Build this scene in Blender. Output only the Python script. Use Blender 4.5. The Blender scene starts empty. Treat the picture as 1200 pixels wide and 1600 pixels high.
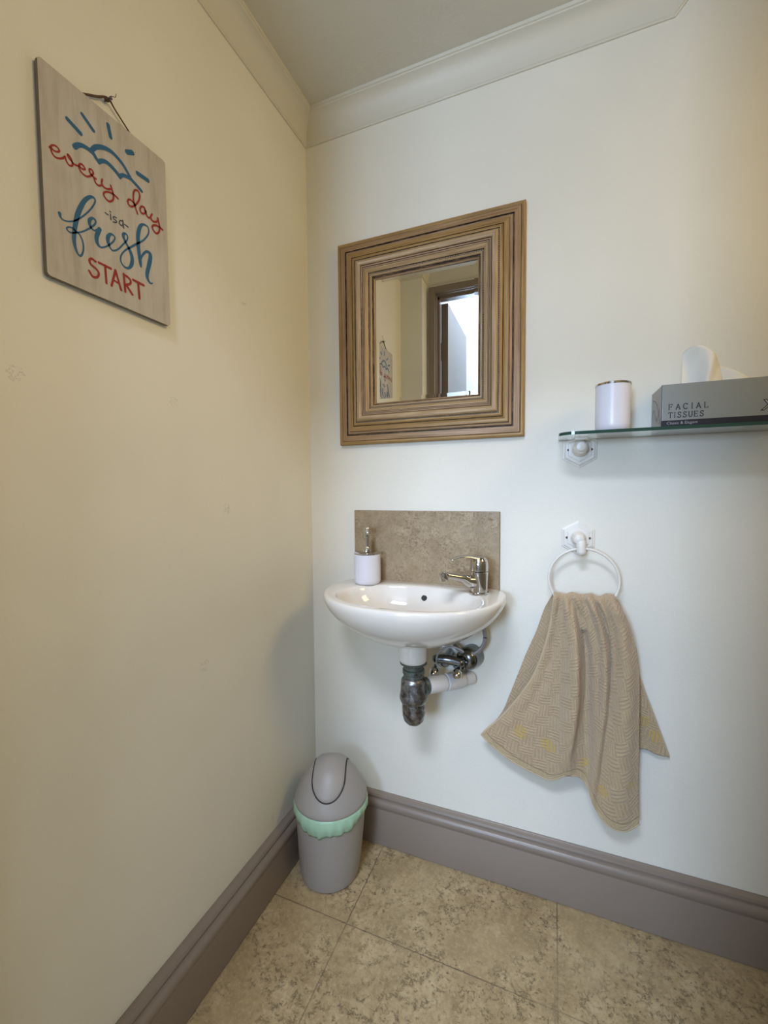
import bpy, bmesh, math, random
from mathutils import Vector, Matrix
from math import sin, cos, pi, sqrt, radians, tan
random.seed(4)
C = bpy.context.scene.collection

# ------------------------------------------------------------------ camera
cam_data = bpy.data.cameras.new('camera'); cam = bpy.data.objects.new('camera', cam_data); C.objects.link(cam)
CAM = Vector((0.76498, -1.25, 1.1625))
R_ = Vector((0.9287409415, 0.3706404395, -0.0081196166))
U_ = Vector((-0.0115317351, 0.0507731914, 0.9986436312))
F_ = Vector((-0.3705499733, 0.9273875930, -0.0514292689))
m = Matrix.Identity(4)
for i in range(3):
    m[i][0], m[i][1], m[i][2], m[i][3] = R_[i], U_[i], -F_[i], CAM[i]
cam.matrix_world = m
cam_data.sensor_fit = 'HORIZONTAL'; cam_data.sensor_width = 36; cam_data.lens = 661.72/1200*36; cam_data.clip_start = 0.01
bpy.context.scene.camera = cam

# ------------------------------------------------------------------ view, world, lights
sc = bpy.context.scene
sc.view_settings.view_transform = 'Standard'
try: sc.view_settings.look = 'None'
except Exception: pass
sc.view_settings.exposure = 0.0
sc.view_settings.gamma = 1.0
sc.view_settings.use_curve_mapping = False

world = bpy.data.worlds.new('world'); sc.world = world; world.use_nodes = True
bg = world.node_tree.nodes['Background']; bg.inputs[0].default_value = (0.75, 0.87, 1.0, 1); bg.inputs[1].default_value = 0.1

def area(name, loc, direction, sx, sy, power, col, spread=pi):
    l = bpy.data.lights.new(name, 'AREA'); l.shape = 'RECTANGLE'; l.size = sx; l.size_y = sy; l.energy = power; l.color = col; l.spread = spread
    o = bpy.data.objects.new(name, l); C.objects.link(o); o.location = loc
    o.rotation_euler = Vector(direction).to_track_quat('-Z', 'Z').to_euler()
    return o
# daylight through the landing window (behind the camera), and through the small side window of the room, plus an added fill lamp under the landing ceiling
area('landing_window_daylight', (0.26, -3.19, 1.45), (0, 1, -0.02), 0.50, 0.60, 50, (0.48, 0.68, 1.0))
area('landing_ceiling_fill', (0.5, -2.55, 3.28), (0, 0, -1), 1.0, 0.6, 102, (0.70, 0.79, 1.0))  # added unseen lamp to whiten the landing in the mirror; ceiling has no opening
area('side_window_daylight', (1.965, -0.70, 2.12), (-1, 0.05, -0.40), 0.45, 0.45, 4.3, (1.0, 0.69, 0.25), 1.9)

# ------------------------------------------------------------------ materials
def mat(name, col, rough=0.5, metal=0.0, **kw):
    mt = bpy.data.materials.new(name); mt.use_nodes = True
    b = mt.node_tree.nodes['Principled BSDF']
    b.inputs['Base Color'].default_value = (*col, 1); b.inputs['Roughness'].default_value = rough; b.inputs['Metallic'].default_value = metal
    for k, v in kw.items(): b.inputs[k.replace('_', ' ')].default_value = v
    return mt
def N(mt, t, **kw):
    n = mt.node_tree.nodes.new(t)
    for k, v in kw.items(): setattr(n, k, v)
    return n
def L(mt, a, b): mt.node_tree.links.new(a, b)
def bsdf(mt): return mt.node_tree.nodes['Principled BSDF']
def coords(mt, kind='Object', scale=(1, 1, 1)):
    tc = N(mt, 'ShaderNodeTexCoord'); mp = N(mt, 'ShaderNodeMapping'); mp.inputs['Scale'].default_value = scale
    L(mt, tc.outputs[kind], mp.inputs[0]); return mp.outputs[0]
def noise(mt, vec, scale, detail=3, rough=0.5):
    n = N(mt, 'ShaderNodeTexNoise'); n.inputs['Scale'].default_value = scale; n.inputs['Detail'].default_value = detail; n.inputs['Roughness'].default_value = rough
    L(mt, vec, n.inputs['Vector']); return n.outputs['Fac']
def ramp(mt, fac, stops):
    r = N(mt, 'ShaderNodeValToRGB'); e = r.color_ramp.elements
    while len(e) < len(stops): e.new(0.5)
    for i, (p, c) in enumerate(stops): e[i].position = p; e[i].color = (*c, 1) if len(c) == 3 else c
    L(mt, fac, r.inputs[0]); return r.outputs[0]
def bump(mt, h, strength, dist=0.002, to=None):
    b = N(mt, 'ShaderNodeBump'); b.inputs['Strength'].default_value = strength; b.inputs['Distance'].default_value = dist
    L(mt, h, b.inputs['Height']); L(mt, b.outputs[0], bsdf(mt).inputs['Normal']); return b
def mixc(mt, fac, a, b, mode='MIX'):
    n = N(mt, 'ShaderNodeMix', data_type='RGBA', blend_type=mode)
    for s, v in ((0, fac), (6, a), (7, b)):
        if isinstance(v, (int, float)): n.inputs[s].default_value = v
        elif isinstance(v, tuple): n.inputs[s].default_value = (*v, 1)
        else: L(mt, v, n.inputs[s])
    return n.outputs[2]
def mth(mt, op, a, b=None, c=None):
    n = N(mt, 'ShaderNodeMath', operation=op)
    for i, v in enumerate((a, b, c)):
        if v is None: continue
        if isinstance(v, (int, float)): n.inputs[i].default_value = v
        else: L(mt, v, n.inputs[i])
    return n.outputs[0]

def paint(name, col, marks=()):
    mt = mat(name, col, 0.62)
    v = coords(mt)
    big = noise(mt, v, 3.0, 2)
    c = ramp(mt, big, [(0.3, tuple(x*0.965 for x in col)), (0.7, tuple(min(1, x*1.02) for x in col))])
    if marks:
        geo = N(mt, 'ShaderNodeNewGeometry')
        n1 = noise(mt, v, 90, 3, 0.6)
        wob = mth(mt, 'LESS_THAN', mth(mt, 'ABSOLUTE', mth(mt, 'SUBTRACT', n1, 0.5)), 0.02)
        for (px, py, pz, r) in marks:
            d = N(mt, 'ShaderNodeVectorMath', operation='DISTANCE'); L(mt, geo.outputs['Position'], d.inputs[0]); d.inputs[1].default_value = (px, py, pz)
            inside = mth(mt, 'LESS_THAN', d.outputs['Value'], r)
            c = mixc(mt, mth(mt, 'MULTIPLY', mth(mt, 'MULTIPLY', inside, wob), 0.30), c, (0.25, 0.2, 0.15))
    L(mt, c, bsdf(mt).inputs['Base Color'])
    h = mth(mt, 'ADD', noise(mt, v, 160, 3, 0.6), mth(mt, 'MULTIPLY', noise(mt, v, 18, 2), 1.5))
    bump(mt, h, 0.22, 0.0022)
    return mt
M = {}
M['wall'] = paint('wall_paint', (0.80, 0.775, 0.67), [(0, -0.8475, 1.345, .013), (0, -0.5557, 1.357, .011), (0, -0.4036, 1.1187, .014), (0, -0.4923, 0.7493, .014), (0, -0.25, .19, .012)])
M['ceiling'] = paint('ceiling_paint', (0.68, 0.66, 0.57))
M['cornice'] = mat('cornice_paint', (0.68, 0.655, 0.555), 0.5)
M['white_room'] = paint('landing_paint', (0.50, 0.51, 0.50))
M['skirt'] = mat('taupe_gloss_paint', (0.240, 0.193, 0.152), 0.33)
bump(M['skirt'], noise(M['skirt'], coords(M['skirt'], scale=(6, 6, 40)), 9, 3), 0.12, 0.002)
M['skirt_edge'] = mat('caulk_line', (0.16, 0.13, 0.105), 0.7)

# travertine floor
def stone(name, base, dark, light, grout=None, pit=0.5, sc_=1.0):
    mt = mat(name, base, 0.42)
    v = coords(mt)
    geo = N(mt, 'ShaderNodeNewGeometry')
    big = noise(mt, v, 3.2*sc_, 6, 0.62)
    veins = noise(mt, v, 11*sc_, 8, 0.7)
    c = ramp(mt, big, [(0.30, dark), (0.5, base), (0.72, light)])
    c = mixc(mt, 0.6, c, ramp(mt, veins, [(0.36, dark), (0.52, base), (0.66, light)]))
    # crusty brown pitting, gathered in patches
    fine = noise(mt, v, 62*sc_, 6, 0.78)
    patch = noise(mt, v, 5.5*sc_, 4, 0.6)
    pits = mth(mt, 'MULTIPLY', ramp(mt, fine, [(0.385, (1, 1, 1)), (0.455, (0, 0, 0))]), ramp(mt, patch, [(0.36, (0.08,)*3), (0.56, (1, 1, 1))]))
    worm = noise(mt, v, 46*sc_, 7, 0.66)
    lines = ramp(mt, mth(mt, 'ABSOLUTE', mth(mt, 'SUBTRACT', worm, 0.5)), [(0.0, (1, 1, 1)), (0.045, (0, 0, 0))])
    brk = ramp(mt, noise(mt, v, 30*sc_, 4, 0.6), [(0.49, (0, 0, 0)), (0.57, (1, 1, 1))])
    patch2 = ramp(mt, patch, [(0.40, (0.10,)*3), (0.55, (1, 1, 1))])
    crust = mth(mt, 'MULTIPLY', mth(mt, 'MULTIPLY', lines, brk), patch2)
    pits = mth(mt, 'MAXIMUM', pits, crust)
    c = mixc(mt, mth(mt, 'MULTIPLY', ramp(mt, noise(mt, v, 110*sc_, 4, 0.7), [(0.50, (0, 0, 0)), (0.66, (1, 1, 1))]), 0.42), c, light)
    c = mixc(mt, mth(mt, 'MULTIPLY', ramp(mt, noise(mt, v, 85*sc_, 5, 0.75), [(0.36, (1, 1, 1)), (0.50, (0, 0, 0))]), mth(mt, 'MULTIPLY', patch2, 0.6)), c, dark)
    c = mixc(mt, mth(mt, 'MULTIPLY', pits, pit), c, tuple(x*0.33 for x in dark))
    fleck = ramp(mt, noise(mt, v, 26*sc_, 6, 0.75), [(0.60, (0, 0, 0)), (0.68, (1, 1, 1))])
    c = mixc(mt, mth(mt, 'MULTIPLY', fleck, 0.35), c, (0.36, 0.27, 0.15))
    h = mth(mt, 'MULTIPLY', pits, -1.0)
    if grout:
        sep = N(mt, 'ShaderNodeSeparateXYZ'); L(mt, geo.outputs['Position'], sep.inputs[0])
        def line(sock, off, period, w):
            a = mth(mt, 'ADD', sock, -off + period*50 + period/2)
            f = mth(mt, 'SUBTRACT', mth(mt, 'MODULO', a, period), period/2)
            wob = mth(mt, 'MULTIPLY', mth(mt, 'SUBTRACT', noise(mt, v, 60, 2), 0.5), 0.003)
            return mth(mt, 'LESS_THAN', mth(mt, 'ABSOLUTE', mth(mt, 'ADD', f, wob)), w)
        g = mth(mt, 'MAXIMUM', line(sep.outputs[0], grout[0], grout[1], 0.0016), line(sep.outputs[1], grout[2], grout[3], 0.0016))
        c = mixc(mt, mth(mt, 'MULTIPLY', g, mth(mt, 'MULTIPLY', ramp(mt, noise(mt, v, 2.3, 2), [(0.35, (0.25,)*3), (0.6, (1, 1, 1))]), 0.75)), c, (0.13, 0.095, 0.06))
        h = mth(mt, 'SUBTRACT', h, g)
    L(mt, c, bsdf(mt).inputs['Base Color'])
    bump(mt, h, 0.35, 0.0015)
    return mt
M['floor'] = stone('travertine_floor', (0.43, 0.320, 0.165), (0.275, 0.193, 0.090), (0.58, 0.455, 0.265), grout=(0.262, 0.526, -0.288, 0.53), pit=0.75)
M['splash'] = stone('travertine_splashback', (0.35, 0.262, 0.150), (0.21, 0.145, 0.075), (0.46, 0.365, 0.23), pit=0.55, sc_=2.2)
M['splash_edge'] = mat('sawn_stone_edge', (0.22, 0.17, 0.12), 0.7)

M['ceramic'] = mat('white_ceramic', (0.79, 0.745, 0.665), 0.07, Coat_Weight=0.4, Coat_Roughness=0.03)
M['chrome'] = mat('chrome', (0.56, 0.55, 0.53), 0.09, 1.0)
M['dark_chrome'] = mat('tarnished_chrome', (0.20, 0.215, 0.22), 0.16, 1.0)
def old_metal():
    mt = mat('corroded_trap_metal', (0.3, 0.3, 0.3), 0.3, 0.85)
    v = coords(mt)
    c = ramp(mt, noise(mt, v, 42, 6, 0.7), [(0.34, (0.05, 0.038, 0.030)), (0.48, (0.17, 0.16, 0.15)), (0.58, (0.30, 0.31, 0.32)), (0.70, (0.13, 0.18, 0.16))])
    L(mt, c, bsdf(mt).inputs['Base Color'])
    L(mt, ramp(mt, noise(mt, v, 60, 4), [(0.35, (0.18,)*3), (0.7, (0.55,)*3)]), bsdf(mt).inputs['Roughness'])
    bump(mt, noise(mt, v, 120, 3), 0.2, 0.001)
    return mt
M['trap'] = old_metal()
def verd():
    mt = mat('verdigris_brass', (0.15, 0.19, 0.165), 0.4, 0.6)
    L(mt, ramp(mt, noise(mt, coords(mt), 80, 5, .7), [(0.38, (0.06, 0.06, 0.05)), (0.5, (0.17, 0.19, 0.17)), (0.62, (0.10, 0.16, 0.13))]), bsdf(mt).inputs['Base Color'])
    return mt
M['verdigris'] = verd()
M['plastic_white'] = mat('white_plastic', (0.72, 0.70, 0.68), 0.35)
M['lilac_white'] = mat('satin_white_plastic', (0.74, 0.73, 0.78), 0.3, Subsurface_Weight=0.0)
M['hose'] = mat('grey_braided_hose', (0.34, 0.32, 0.31), 0.4, 0.4)
wv = N(M['hose'], 'ShaderNodeTexWave'); wv.inputs['Scale'].default_value = 260; L(M['hose'], coords(M['hose']), wv.inputs['Vector']); bump(M['hose'], wv.outputs['Fac'], 0.4, 0.001)
M['black'] = mat('black', (0.012, 0.011, 0.01), 0.6)
M['cream_metal'] = mat('cream_enamel', (0.76, 0.73, 0.66), 0.32)
def glass():
    mt = mat('clear_glass', (0.93, 0.985, 0.96), 0.0, Transmission_Weight=1.0, IOR=1.5)
    return mt
M['glass'] = glass()
M['glass_edge'] = mat('polished_glass_edge', (0.018, 0.060, 0.046), 0.12)
def bin_mat():
    mt = mat('taupe_plastic', (0.345, 0.320, 0.290), 0.42)
    bump(mt, noise(mt, coords(mt), 400, 2), 0.1, 0.0008); return mt
M['bin'] = bin_mat()
M['seam'] = mat('dark_gap', (0.035, 0.028, 0.024), 0.7)
M['liner'] = mat('green_liner_film', (0.42, 0.66, 0.47), 0.35, Transmission_Weight=0.1)
M['twine'] = mat('jute_twine', (0.11, 0.065, 0.03), 0.9)
M['blue'] = mat('blue_paint', (0.012, 0.105, 0.22), 0.5)
M['red'] = mat('red_paint', (0.29, 0.012, 0.010), 0.5)
M['navy'] = mat('navy_paint', (0.04, 0.05, 0.08), 0.5)
def board():
    mt = mat('whitewashed_board', (0.5, 0.47, 0.43), 0.6)
    v = coords(mt, scale=(1, 1, 0.12))
    c = ramp(mt, noise(mt, v, 60, 5, 0.65), [(0.28, (0.39, 0.35, 0.29)), (0.5, (0.49, 0.45, 0.385)), (0.75, (0.55, 0.51, 0.445))])
    c = mixc(mt, mth(mt, 'MULTIPLY', ramp(mt, noise(mt, coords(mt), 14, 4), [(0.55, (0, 0, 0)), (0.75, (1, 1, 1))]), 0.35), c, (0.33, 0.29, 0.24))
    L(mt, c, bsdf(mt).inputs['Base Color']); return mt
M['board'] = board()
M['board_edge'] = mat('board_edge', (0.19, 0.16, 0.12), 0.8)
# gilt distressed wood
def wood(k):
    mt = mat('distressed_gilt_wood', (0.36, 0.24, 0.12), 0.42, 0.12)
    f = lambda c: tuple(a*b for a, b in zip(c, k))
    v = coords(mt, 'UV', (1.6, 55, 1))
    a = noise(mt, v, 4, 6, 0.7)
    c = ramp(mt, a, [(0.30, f((0.17, 0.10, 0.042))), (0.44, f((0.29, 0.19, 0.088))), (0.56, f((0.37, 0.255, 0.13))), (0.70, f((0.47, 0.35, 0.21)))])
    v2 = coords(mt, 'UV', (2.2, 130, 1))
    st = ramp(mt, noise(mt, v2, 3, 5, 0.75), [(0.68, (0, 0, 0)), (0.73, (1, 1, 1))])
    c = mixc(mt, mth(mt, 'MULTIPLY', st, 0.8), c, (0.05, 0.024, 0.012))
    L(mt, c, bsdf(mt).inputs['Base Color'])
    bump(mt, a, 0.3, 0.0015); return mt
M['gilt'] = wood((1.0, .88, .60)); M['gilt_rose'] = wood((1.0, .90, .88)); M['gilt_pale'] = wood((1.28, 1.27, 1.32))
M['groove'] = mat('dark_antiquing', (0.085, 0.045, 0.022), 0.65)
gv = coords(M['groove'], 'UV', (7, 60, 1))
L(M['groove'], ramp(M['groove'], noise(M['groove'], gv, 4, 4, 0.7), [(0.45, (0.030, 0.015, 0.008)), (0.62, (0.20, 0.125, 0.065))]), bsdf(M['groove']).inputs['Base Color'])
M['bead'] = mat('beading_wood', (0.50, 0.39, 0.25), 0.45)
M['mirror'] = mat('silvered_glass', (0.90, 0.91, 0.89), 0.0, 1.0)
M['silver_card'] = mat('silver_card', (0.33, 0.37, 0.39), 0.28, 0.65)
M['black_card'] = mat('black_card', (0.012, 0.012, 0.02), 0.35)
M['grey_card'] = mat('pale_card', (0.42, 0.42, 0.40), 0.5)
M['ink'] = mat('black_ink', (0.012, 0.012, 0.014), 0.5)
M['grey_ink'] = mat('grey_ink', (0.30, 0.31, 0.33), 0.5)
M['tissue'] = mat('tissue_paper', (0.80, 0.77, 0.68), 0.9, Subsurface_Weight=0.0)
tr = M['tissue']; bump(tr, noise(tr, coords(tr), 50, 3), 0.15, 0.001)
M['door_white'] = mat('door_face_paint', (0.34, 0.33, 0.31), 0.45)

def towel_mat():
    mt = mat('beige_towelling', (0.40, 0.31, 0.215), 0.95, Sheen_Weight=0.35, Sheen_Roughness=0.5)
    uv = N(mt, 'ShaderNodeUVMap'); mp = N(mt, 'ShaderNodeMapping'); mp.inputs['Rotation'].default_value = (0, 0, radians(20)); L(mt, uv.outputs[0], mp.inputs[0])
    sep = N(mt, 'ShaderNodeSeparateXYZ'); L(mt, mp.outputs[0], sep.inputs[0])
    cell = 0.030
    fx = mth(mt, 'FLOOR', mth(mt, 'DIVIDE', sep.outputs[0], cell)); fy = mth(mt, 'FLOOR', mth(mt, 'DIVIDE', sep.outputs[1], cell))
    par = mth(mt, 'MODULO', mth(mt, 'ADD', mth(mt, 'ADD', fx, fy), 1000), 2)
    k = 2*pi/0.0075
    sx = mth(mt, 'SINE', mth(mt, 'MULTIPLY', sep.outputs[0], k)); sy = mth(mt, 'SINE', mth(mt, 'MULTIPLY', sep.outputs[1], k))
    st = mth(mt, 'ADD', mth(mt, 'MULTIPLY', sx, par), mth(mt, 'MULTIPLY', sy, mth(mt, 'SUBTRACT', 1, par)))
    stripe = ramp(mt, mth(mt, 'ADD', mth(mt, 'MULTIPLY', st, 0.5), 0.5), [(0.25, (0, 0, 0)), (0.6, (1, 1, 1))])
    fuzz = noise(mt, coords(mt), 420, 3, 0.7)
    c = ramp(mt, fuzz, [(0.3, (0.40, 0.285, 0.160)), (0.7, (0.60, 0.455, 0.280))])
    c = mixc(mt, mth(mt, 'MULTIPLY', mth(mt, 'SUBTRACT', 1, stripe), 0.24), c, (0.25, 0.18, 0.11))
    at = N(mt, 'ShaderNodeAttribute'); at.attribute_name = 'gold'
    g = mth(mt, 'MULTIPLY', mth(mt, 'GREATER_THAN', mth(mt, 'ADD', at.outputs['Fac'], mth(mt, 'MULTIPLY', noise(mt, coords(mt), 45, 2), 0.5)), 0.78), stripe)
    c = mixc(mt, mth(mt, 'MULTIPLY', g, 0.8), c, (0.55, 0.37, 0.07))
    s2 = N(mt, 'ShaderNodeSeparateXYZ'); L(mt, uv.outputs[0], s2.inputs[0])
    band = mth(mt, 'GREATER_THAN', s2.outputs[1], 0.494)
    c = mixc(mt, mth(mt, 'MULTIPLY', band, 0.7), c, (0.50, 0.39, 0.21))
    seam = mth(mt, 'LESS_THAN', mth(mt, 'ABSOLUTE', mth(mt, 'SUBTRACT', s2.outputs[1], 0.4935)), 0.0011)
    c = mixc(mt, mth(mt, 'MULTIPLY', seam, 0.7), c, (0.20, 0.13, 0.07))
    L(mt, c, bsdf(mt).inputs['Base Color'])
    h = mth(mt, 'ADD', mth(mt, 'MULTIPLY', stripe, 1.0), mth(mt, 'MULTIPLY', fuzz, 0.9))
    bump(mt, h, 0.6, 0.0025)
    return mt
M['towel'] = towel_mat()
M['hem'] = mat('towel_hem', (0.52, 0.41, 0.26), 0.9)

# ------------------------------------------------------------------ mesh helpers
def obj(name, bm, m_, parent=None, smooth=True, autosharp=35):
    bmesh.ops.recalc_face_normals(bm, faces=bm.faces[:])
    me = bpy.data.meshes.new(name); bm.to_mesh(me); bm.free()
    for q in (m_ if isinstance(m_, (list, tuple)) else [m_]): me.materials.append(M[q])
    if smooth:
        for p in me.polygons: p.use_smooth = True
        me.set_sharp_from_angle(angle=radians(autosharp))
    o = bpy.data.objects.new(name, me); C.objects.link(o)
    if parent is not None:
        o.parent = parent; o.matrix_parent_inverse = Matrix.Translation(-Vector(parent.location))
    return o
def thing(name, label, cat, loc=(0, 0, 0), group=None):
    o = bpy.data.objects.new(name, None); o.empty_display_size = 0.05; C.objects.link(o); o.location = loc
    o['label'] = label; o['category'] = cat
    if group: o['group'] = group
    return o
def tag(o, label, cat, group=None):
    o['label'] = label; o['category'] = cat
    if group: o['group'] = group
    return o
def struct(name, bm, m_, smooth=False, parent=None):
    o = obj(name, bm, m_, parent, smooth)
    if parent is None: o['kind'] = 'structure'
    return o
def add_box(bm, lo, hi, bev=0.0, mi=0):
    vs = [bm.verts.new((x, y, z)) for x in (lo[0], hi[0]) for y in (lo[1], hi[1]) for z in (lo[2], hi[2])]
    fs = [(0, 1, 3, 2), (4, 6, 7, 5), (0, 4, 5, 1), (2, 3, 7, 6), (0, 2, 6, 4), (1, 5, 7, 3)]
    faces = [bm.faces.new([vs[i] for i in f]) for f in fs]
    for f in faces: f.material_index = mi
    if bev:
        es = list({e for f in faces for e in f.edges})
        bmesh.ops.bevel(bm, geom=es, offset=bev, segments=3, profile=0.5, affect='EDGES')
    return faces
def box(lo, hi, bev=0.0):
    bm = bmesh.new(); add_box(bm, lo, hi, bev); return bm
def add_prism(bm, poly, axis, a, b, mi=0):
    """poly: 2D points; extruded along axis from a to b"""
    def P(p, t):
        return {'x': (t, p[0], p[1]), 'y': (p[0], t, p[1]), 'z': (p[0], p[1], t)}[axis]
    A = [bm.verts.new(P(p, a)) for p in poly]; B = [bm.verts.new(P(p, b)) for p in poly]
    n = len(poly); fs = [bm.faces.new(A), bm.faces.new(B[::-1])]
    for i in range(n): fs.append(bm.faces.new((A[i], A[(i+1) % n], B[(i+1) % n], B[i])))
    for f in fs: f.material_index = mi
    return fs
def lathe(bm, prof, c=(0, 0, 0), axis=(0, 0, 1), n=48, mi=0, caps=True):
    q = Vector((0, 0, 1)).rotation_difference(Vector(axis).normalized()); c = Vector(c); rings = []
    for r, z in prof:
        rings.append([bm.verts.new(c + q @ Vector((r*cos(2*pi*i/n), r*sin(2*pi*i/n), z))) for i in range(n)] if r > 1e-6 else [bm.verts.new(c + q @ Vector((0, 0, z)))])
    for a, b in zip(rings, rings[1:]):
        for i in range(n):
            j = (i+1) % n
            if len(a) == 1 and len(b) == 1: continue
            if len(a) == 1: f = bm.faces.new((a[0], b[j], b[i]))
            elif len(b) == 1: f = bm.faces.new((a[i], a[j], b[0]))
            else: f = bm.faces.new((a[i], a[j], b[j], b[i]))
            f.material_index = mi
    if caps:
        for r in (rings[0], rings[-1]):
            if len(r) > 1: bm.faces.new(r).material_index = mi
    return bm
def catmull(pts, k=8):
    pts = [Vector(p) for p in pts]
    if len(pts) < 3:
        return [pts[0].lerp(pts[1], i/k) for i in range(k+1)]
    P = [pts[0]*2 - pts[1]] + pts + [pts[-1]*2 - pts[-2]]; out = []
    for i in range(1, len(P)-2):
        a, b, c, d = P[i-1:i+3]
        for s in range(k):
            t = s/k
            out.append(0.5*((2*b) + (c-a)*t + (2*a-5*b+4*c-d)*t*t + (3*b-a-3*c+d)*t*t*t))
    out.append(pts[-1]); return out
def sweep(bm, pts, radii, n=16, k=8, up=(0, 0, 1), mi=0, closed=False, round_ends=False):
    """tube; radii: number, or list of (side, up) half sizes at each point"""
    if isinstance(radii, (int, float)): radii = [(radii, radii)]*len(pts)
    R5 = [Vector((*p, )) for p in pts]
    cp = catmull(pts, k) if not closed else [Vector(p) for p in pts]
    rr = catmull([Vector((r[0], r[1], 0)) for r in radii], k) if not closed else [Vector((r[0], r[1], 0)) for r in radii]
    rings = []; u = Vector(up)
    m_ = len(cp)
    for i, p in enumerate(cp):
        if closed: t = (cp[(i+1) % m_]-cp[i-1]).normalized()
        else: t = (cp[min(i+1, m_-1)]-cp[max(i-1, 0)]).normalized()
        s = t.cross(u)
        if s.length < 1e-4: s = t.cross(Vector((1, 0, 0)))
        s.normalize(); w = s.cross(t).normalized()
        rings.append((p, s, w, t, rr[i]))
    full = []
    if round_ends and not closed:
        p, s, w, t, r = rings[0]; a = min(r[0], r[1])
        for f in (0.05, 0.5, 0.85): full.append((p - t*a*sqrt(1-f*f), s, w, r*f))
    full += [(p, s, w, r) for p, s, w, t, r in rings]
    if round_ends and not closed:
        p, s, w, t, r = rings[-1]; a = min(r[0], r[1])
        for f in (0.85, 0.5, 0.05): full.append((p + t*a*sqrt(1-f*f), s, w, r*f))
    V = [[bm.verts.new(p + s*r[0]*cos(2*pi*j/n) + w*r[1]*sin(2*pi*j/n)) for j in range(n)] for p, s, w, r in full]
    pairs = list(zip(V, V[1:])) + ([(V[-1], V[0])] if closed else [])
    for a, b in pairs:
        for j in range(n):
            bm.faces.new((a[j], a[(j+1) % n], b[(j+1) % n], b[j])).material_index = mi
    if not closed:
        bm.faces.new(V[0][::-1]).material_index = mi; bm.faces.new(V[-1]).material_index = mi
    return bm

# ------------------------------------------------------------------ traced sizes (metres, in the room's own frame)
TOWEL_L = [(0.7707, -0.05, 0.8802), (0.7664, -0.05, 0.8367), (0.7591, -0.05, 0.7838), (0.7437, -0.05, 0.7206), (0.7182, -0.05, 0.6494), (0.6786, -0.05, 0.5814), (0.6394, -0.05, 0.5264), (0.5954, -0.05, 0.4765), (0.5828, -0.05, 0.4568)]
TOWEL_R = [(0.9149, -0.05, 0.8827), (0.934, -0.05, 0.8485), (0.9503, -0.05, 0.8062), (0.9626, -0.05, 0.7506), (0.9694, -0.05, 0.6862), (0.9724, -0.05, 0.5382), (0.9736, -0.05, 0.4047), (0.977, -0.05, 0.306)]
TOWEL_B = [(0.5828, -0.05, 0.4568), (0.6099, -0.05, 0.4344), (0.6662, -0.05, 0.4007), (0.7506, -0.05, 0.3736), (0.7797, -0.05, 0.3845), (0.8018, -0.05, 0.4026), (0.83, -0.05, 0.4007), (0.8582, -0.05, 0.3728), (0.8772, -0.05, 0.3237), (0.9032, -0.05, 0.291), (0.9372, -0.05, 0.2838), (0.9587, -0.05, 0.292), (0.977, -0.05, 0.306)]
BACK_L = [(0.7643, -0.022, 0.873), (0.7452, -0.022, 0.8323), (0.7259, -0.022, 0.7711), (0.6996, -0.022, 0.7043), (0.6761, -0.022, 0.6364), (0.6555, -0.022, 0.5772), (0.6364, -0.022, 0.5266), (0.606, -0.022, 0.4788), (0.5823, -0.022, 0.4431)]
BACK_R = [(0.9184, -0.022, 0.8761), (0.9381, -0.022, 0.8345), (0.9583, -0.022, 0.7565), (0.9771, -0.022, 0.6722), (1.007, -0.022, 0.5887), (1.0469, -0.022, 0.4769)]
BACK_B = [(0.5823, -0.022, 0.4431), (0.6636, -0.022, 0.4283), (0.7495, -0.022, 0.429), (0.9078, -0.022, 0.4564), (0.9765, -0.022, 0.486), (1.0205, -0.022, 0.4808), (1.0469, -0.022, 0.4769)]
GOLD = [(0.6885, 0.494, 0.022), (0.7626, 0.4723, 0.024), (0.8505, 0.4383, 0.016), (0.8918, 0.3798, 0.02), (0.9868, 0.5632, 0.02), (1.0148, 0.5284, 0.02), (0.9535, 0.4146, 0.012)]
HOSE = [(0.5131, -0.045, 0.6985), (0.5355, -0.045, 0.6883), (0.5612, -0.045, 0.6918), (0.5811, -0.045, 0.7113), (0.59, -0.045, 0.7347), (0.5881, -0.045, 0.7622), (0.579, -0.045, 0.7926)]
HOSE2 = [(0.4583, -0.07, 0.6659), (0.4622, -0.07, 0.6892), (0.4792, -0.07, 0.7066), (0.5035, -0.07, 0.7136), (0.5293, -0.07, 0.7096)]
PIPE = [(0.4362, -0.14, 0.6132), (0.4747, -0.075, 0.5984), (0.5101, -0.012, 0.5924)]
KNOBS = [(0.4489, -0.085, 0.6326), (0.5179, -0.085, 0.6396)]
DOME = [(0.5425, -0.012, 0.6578)]
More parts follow.
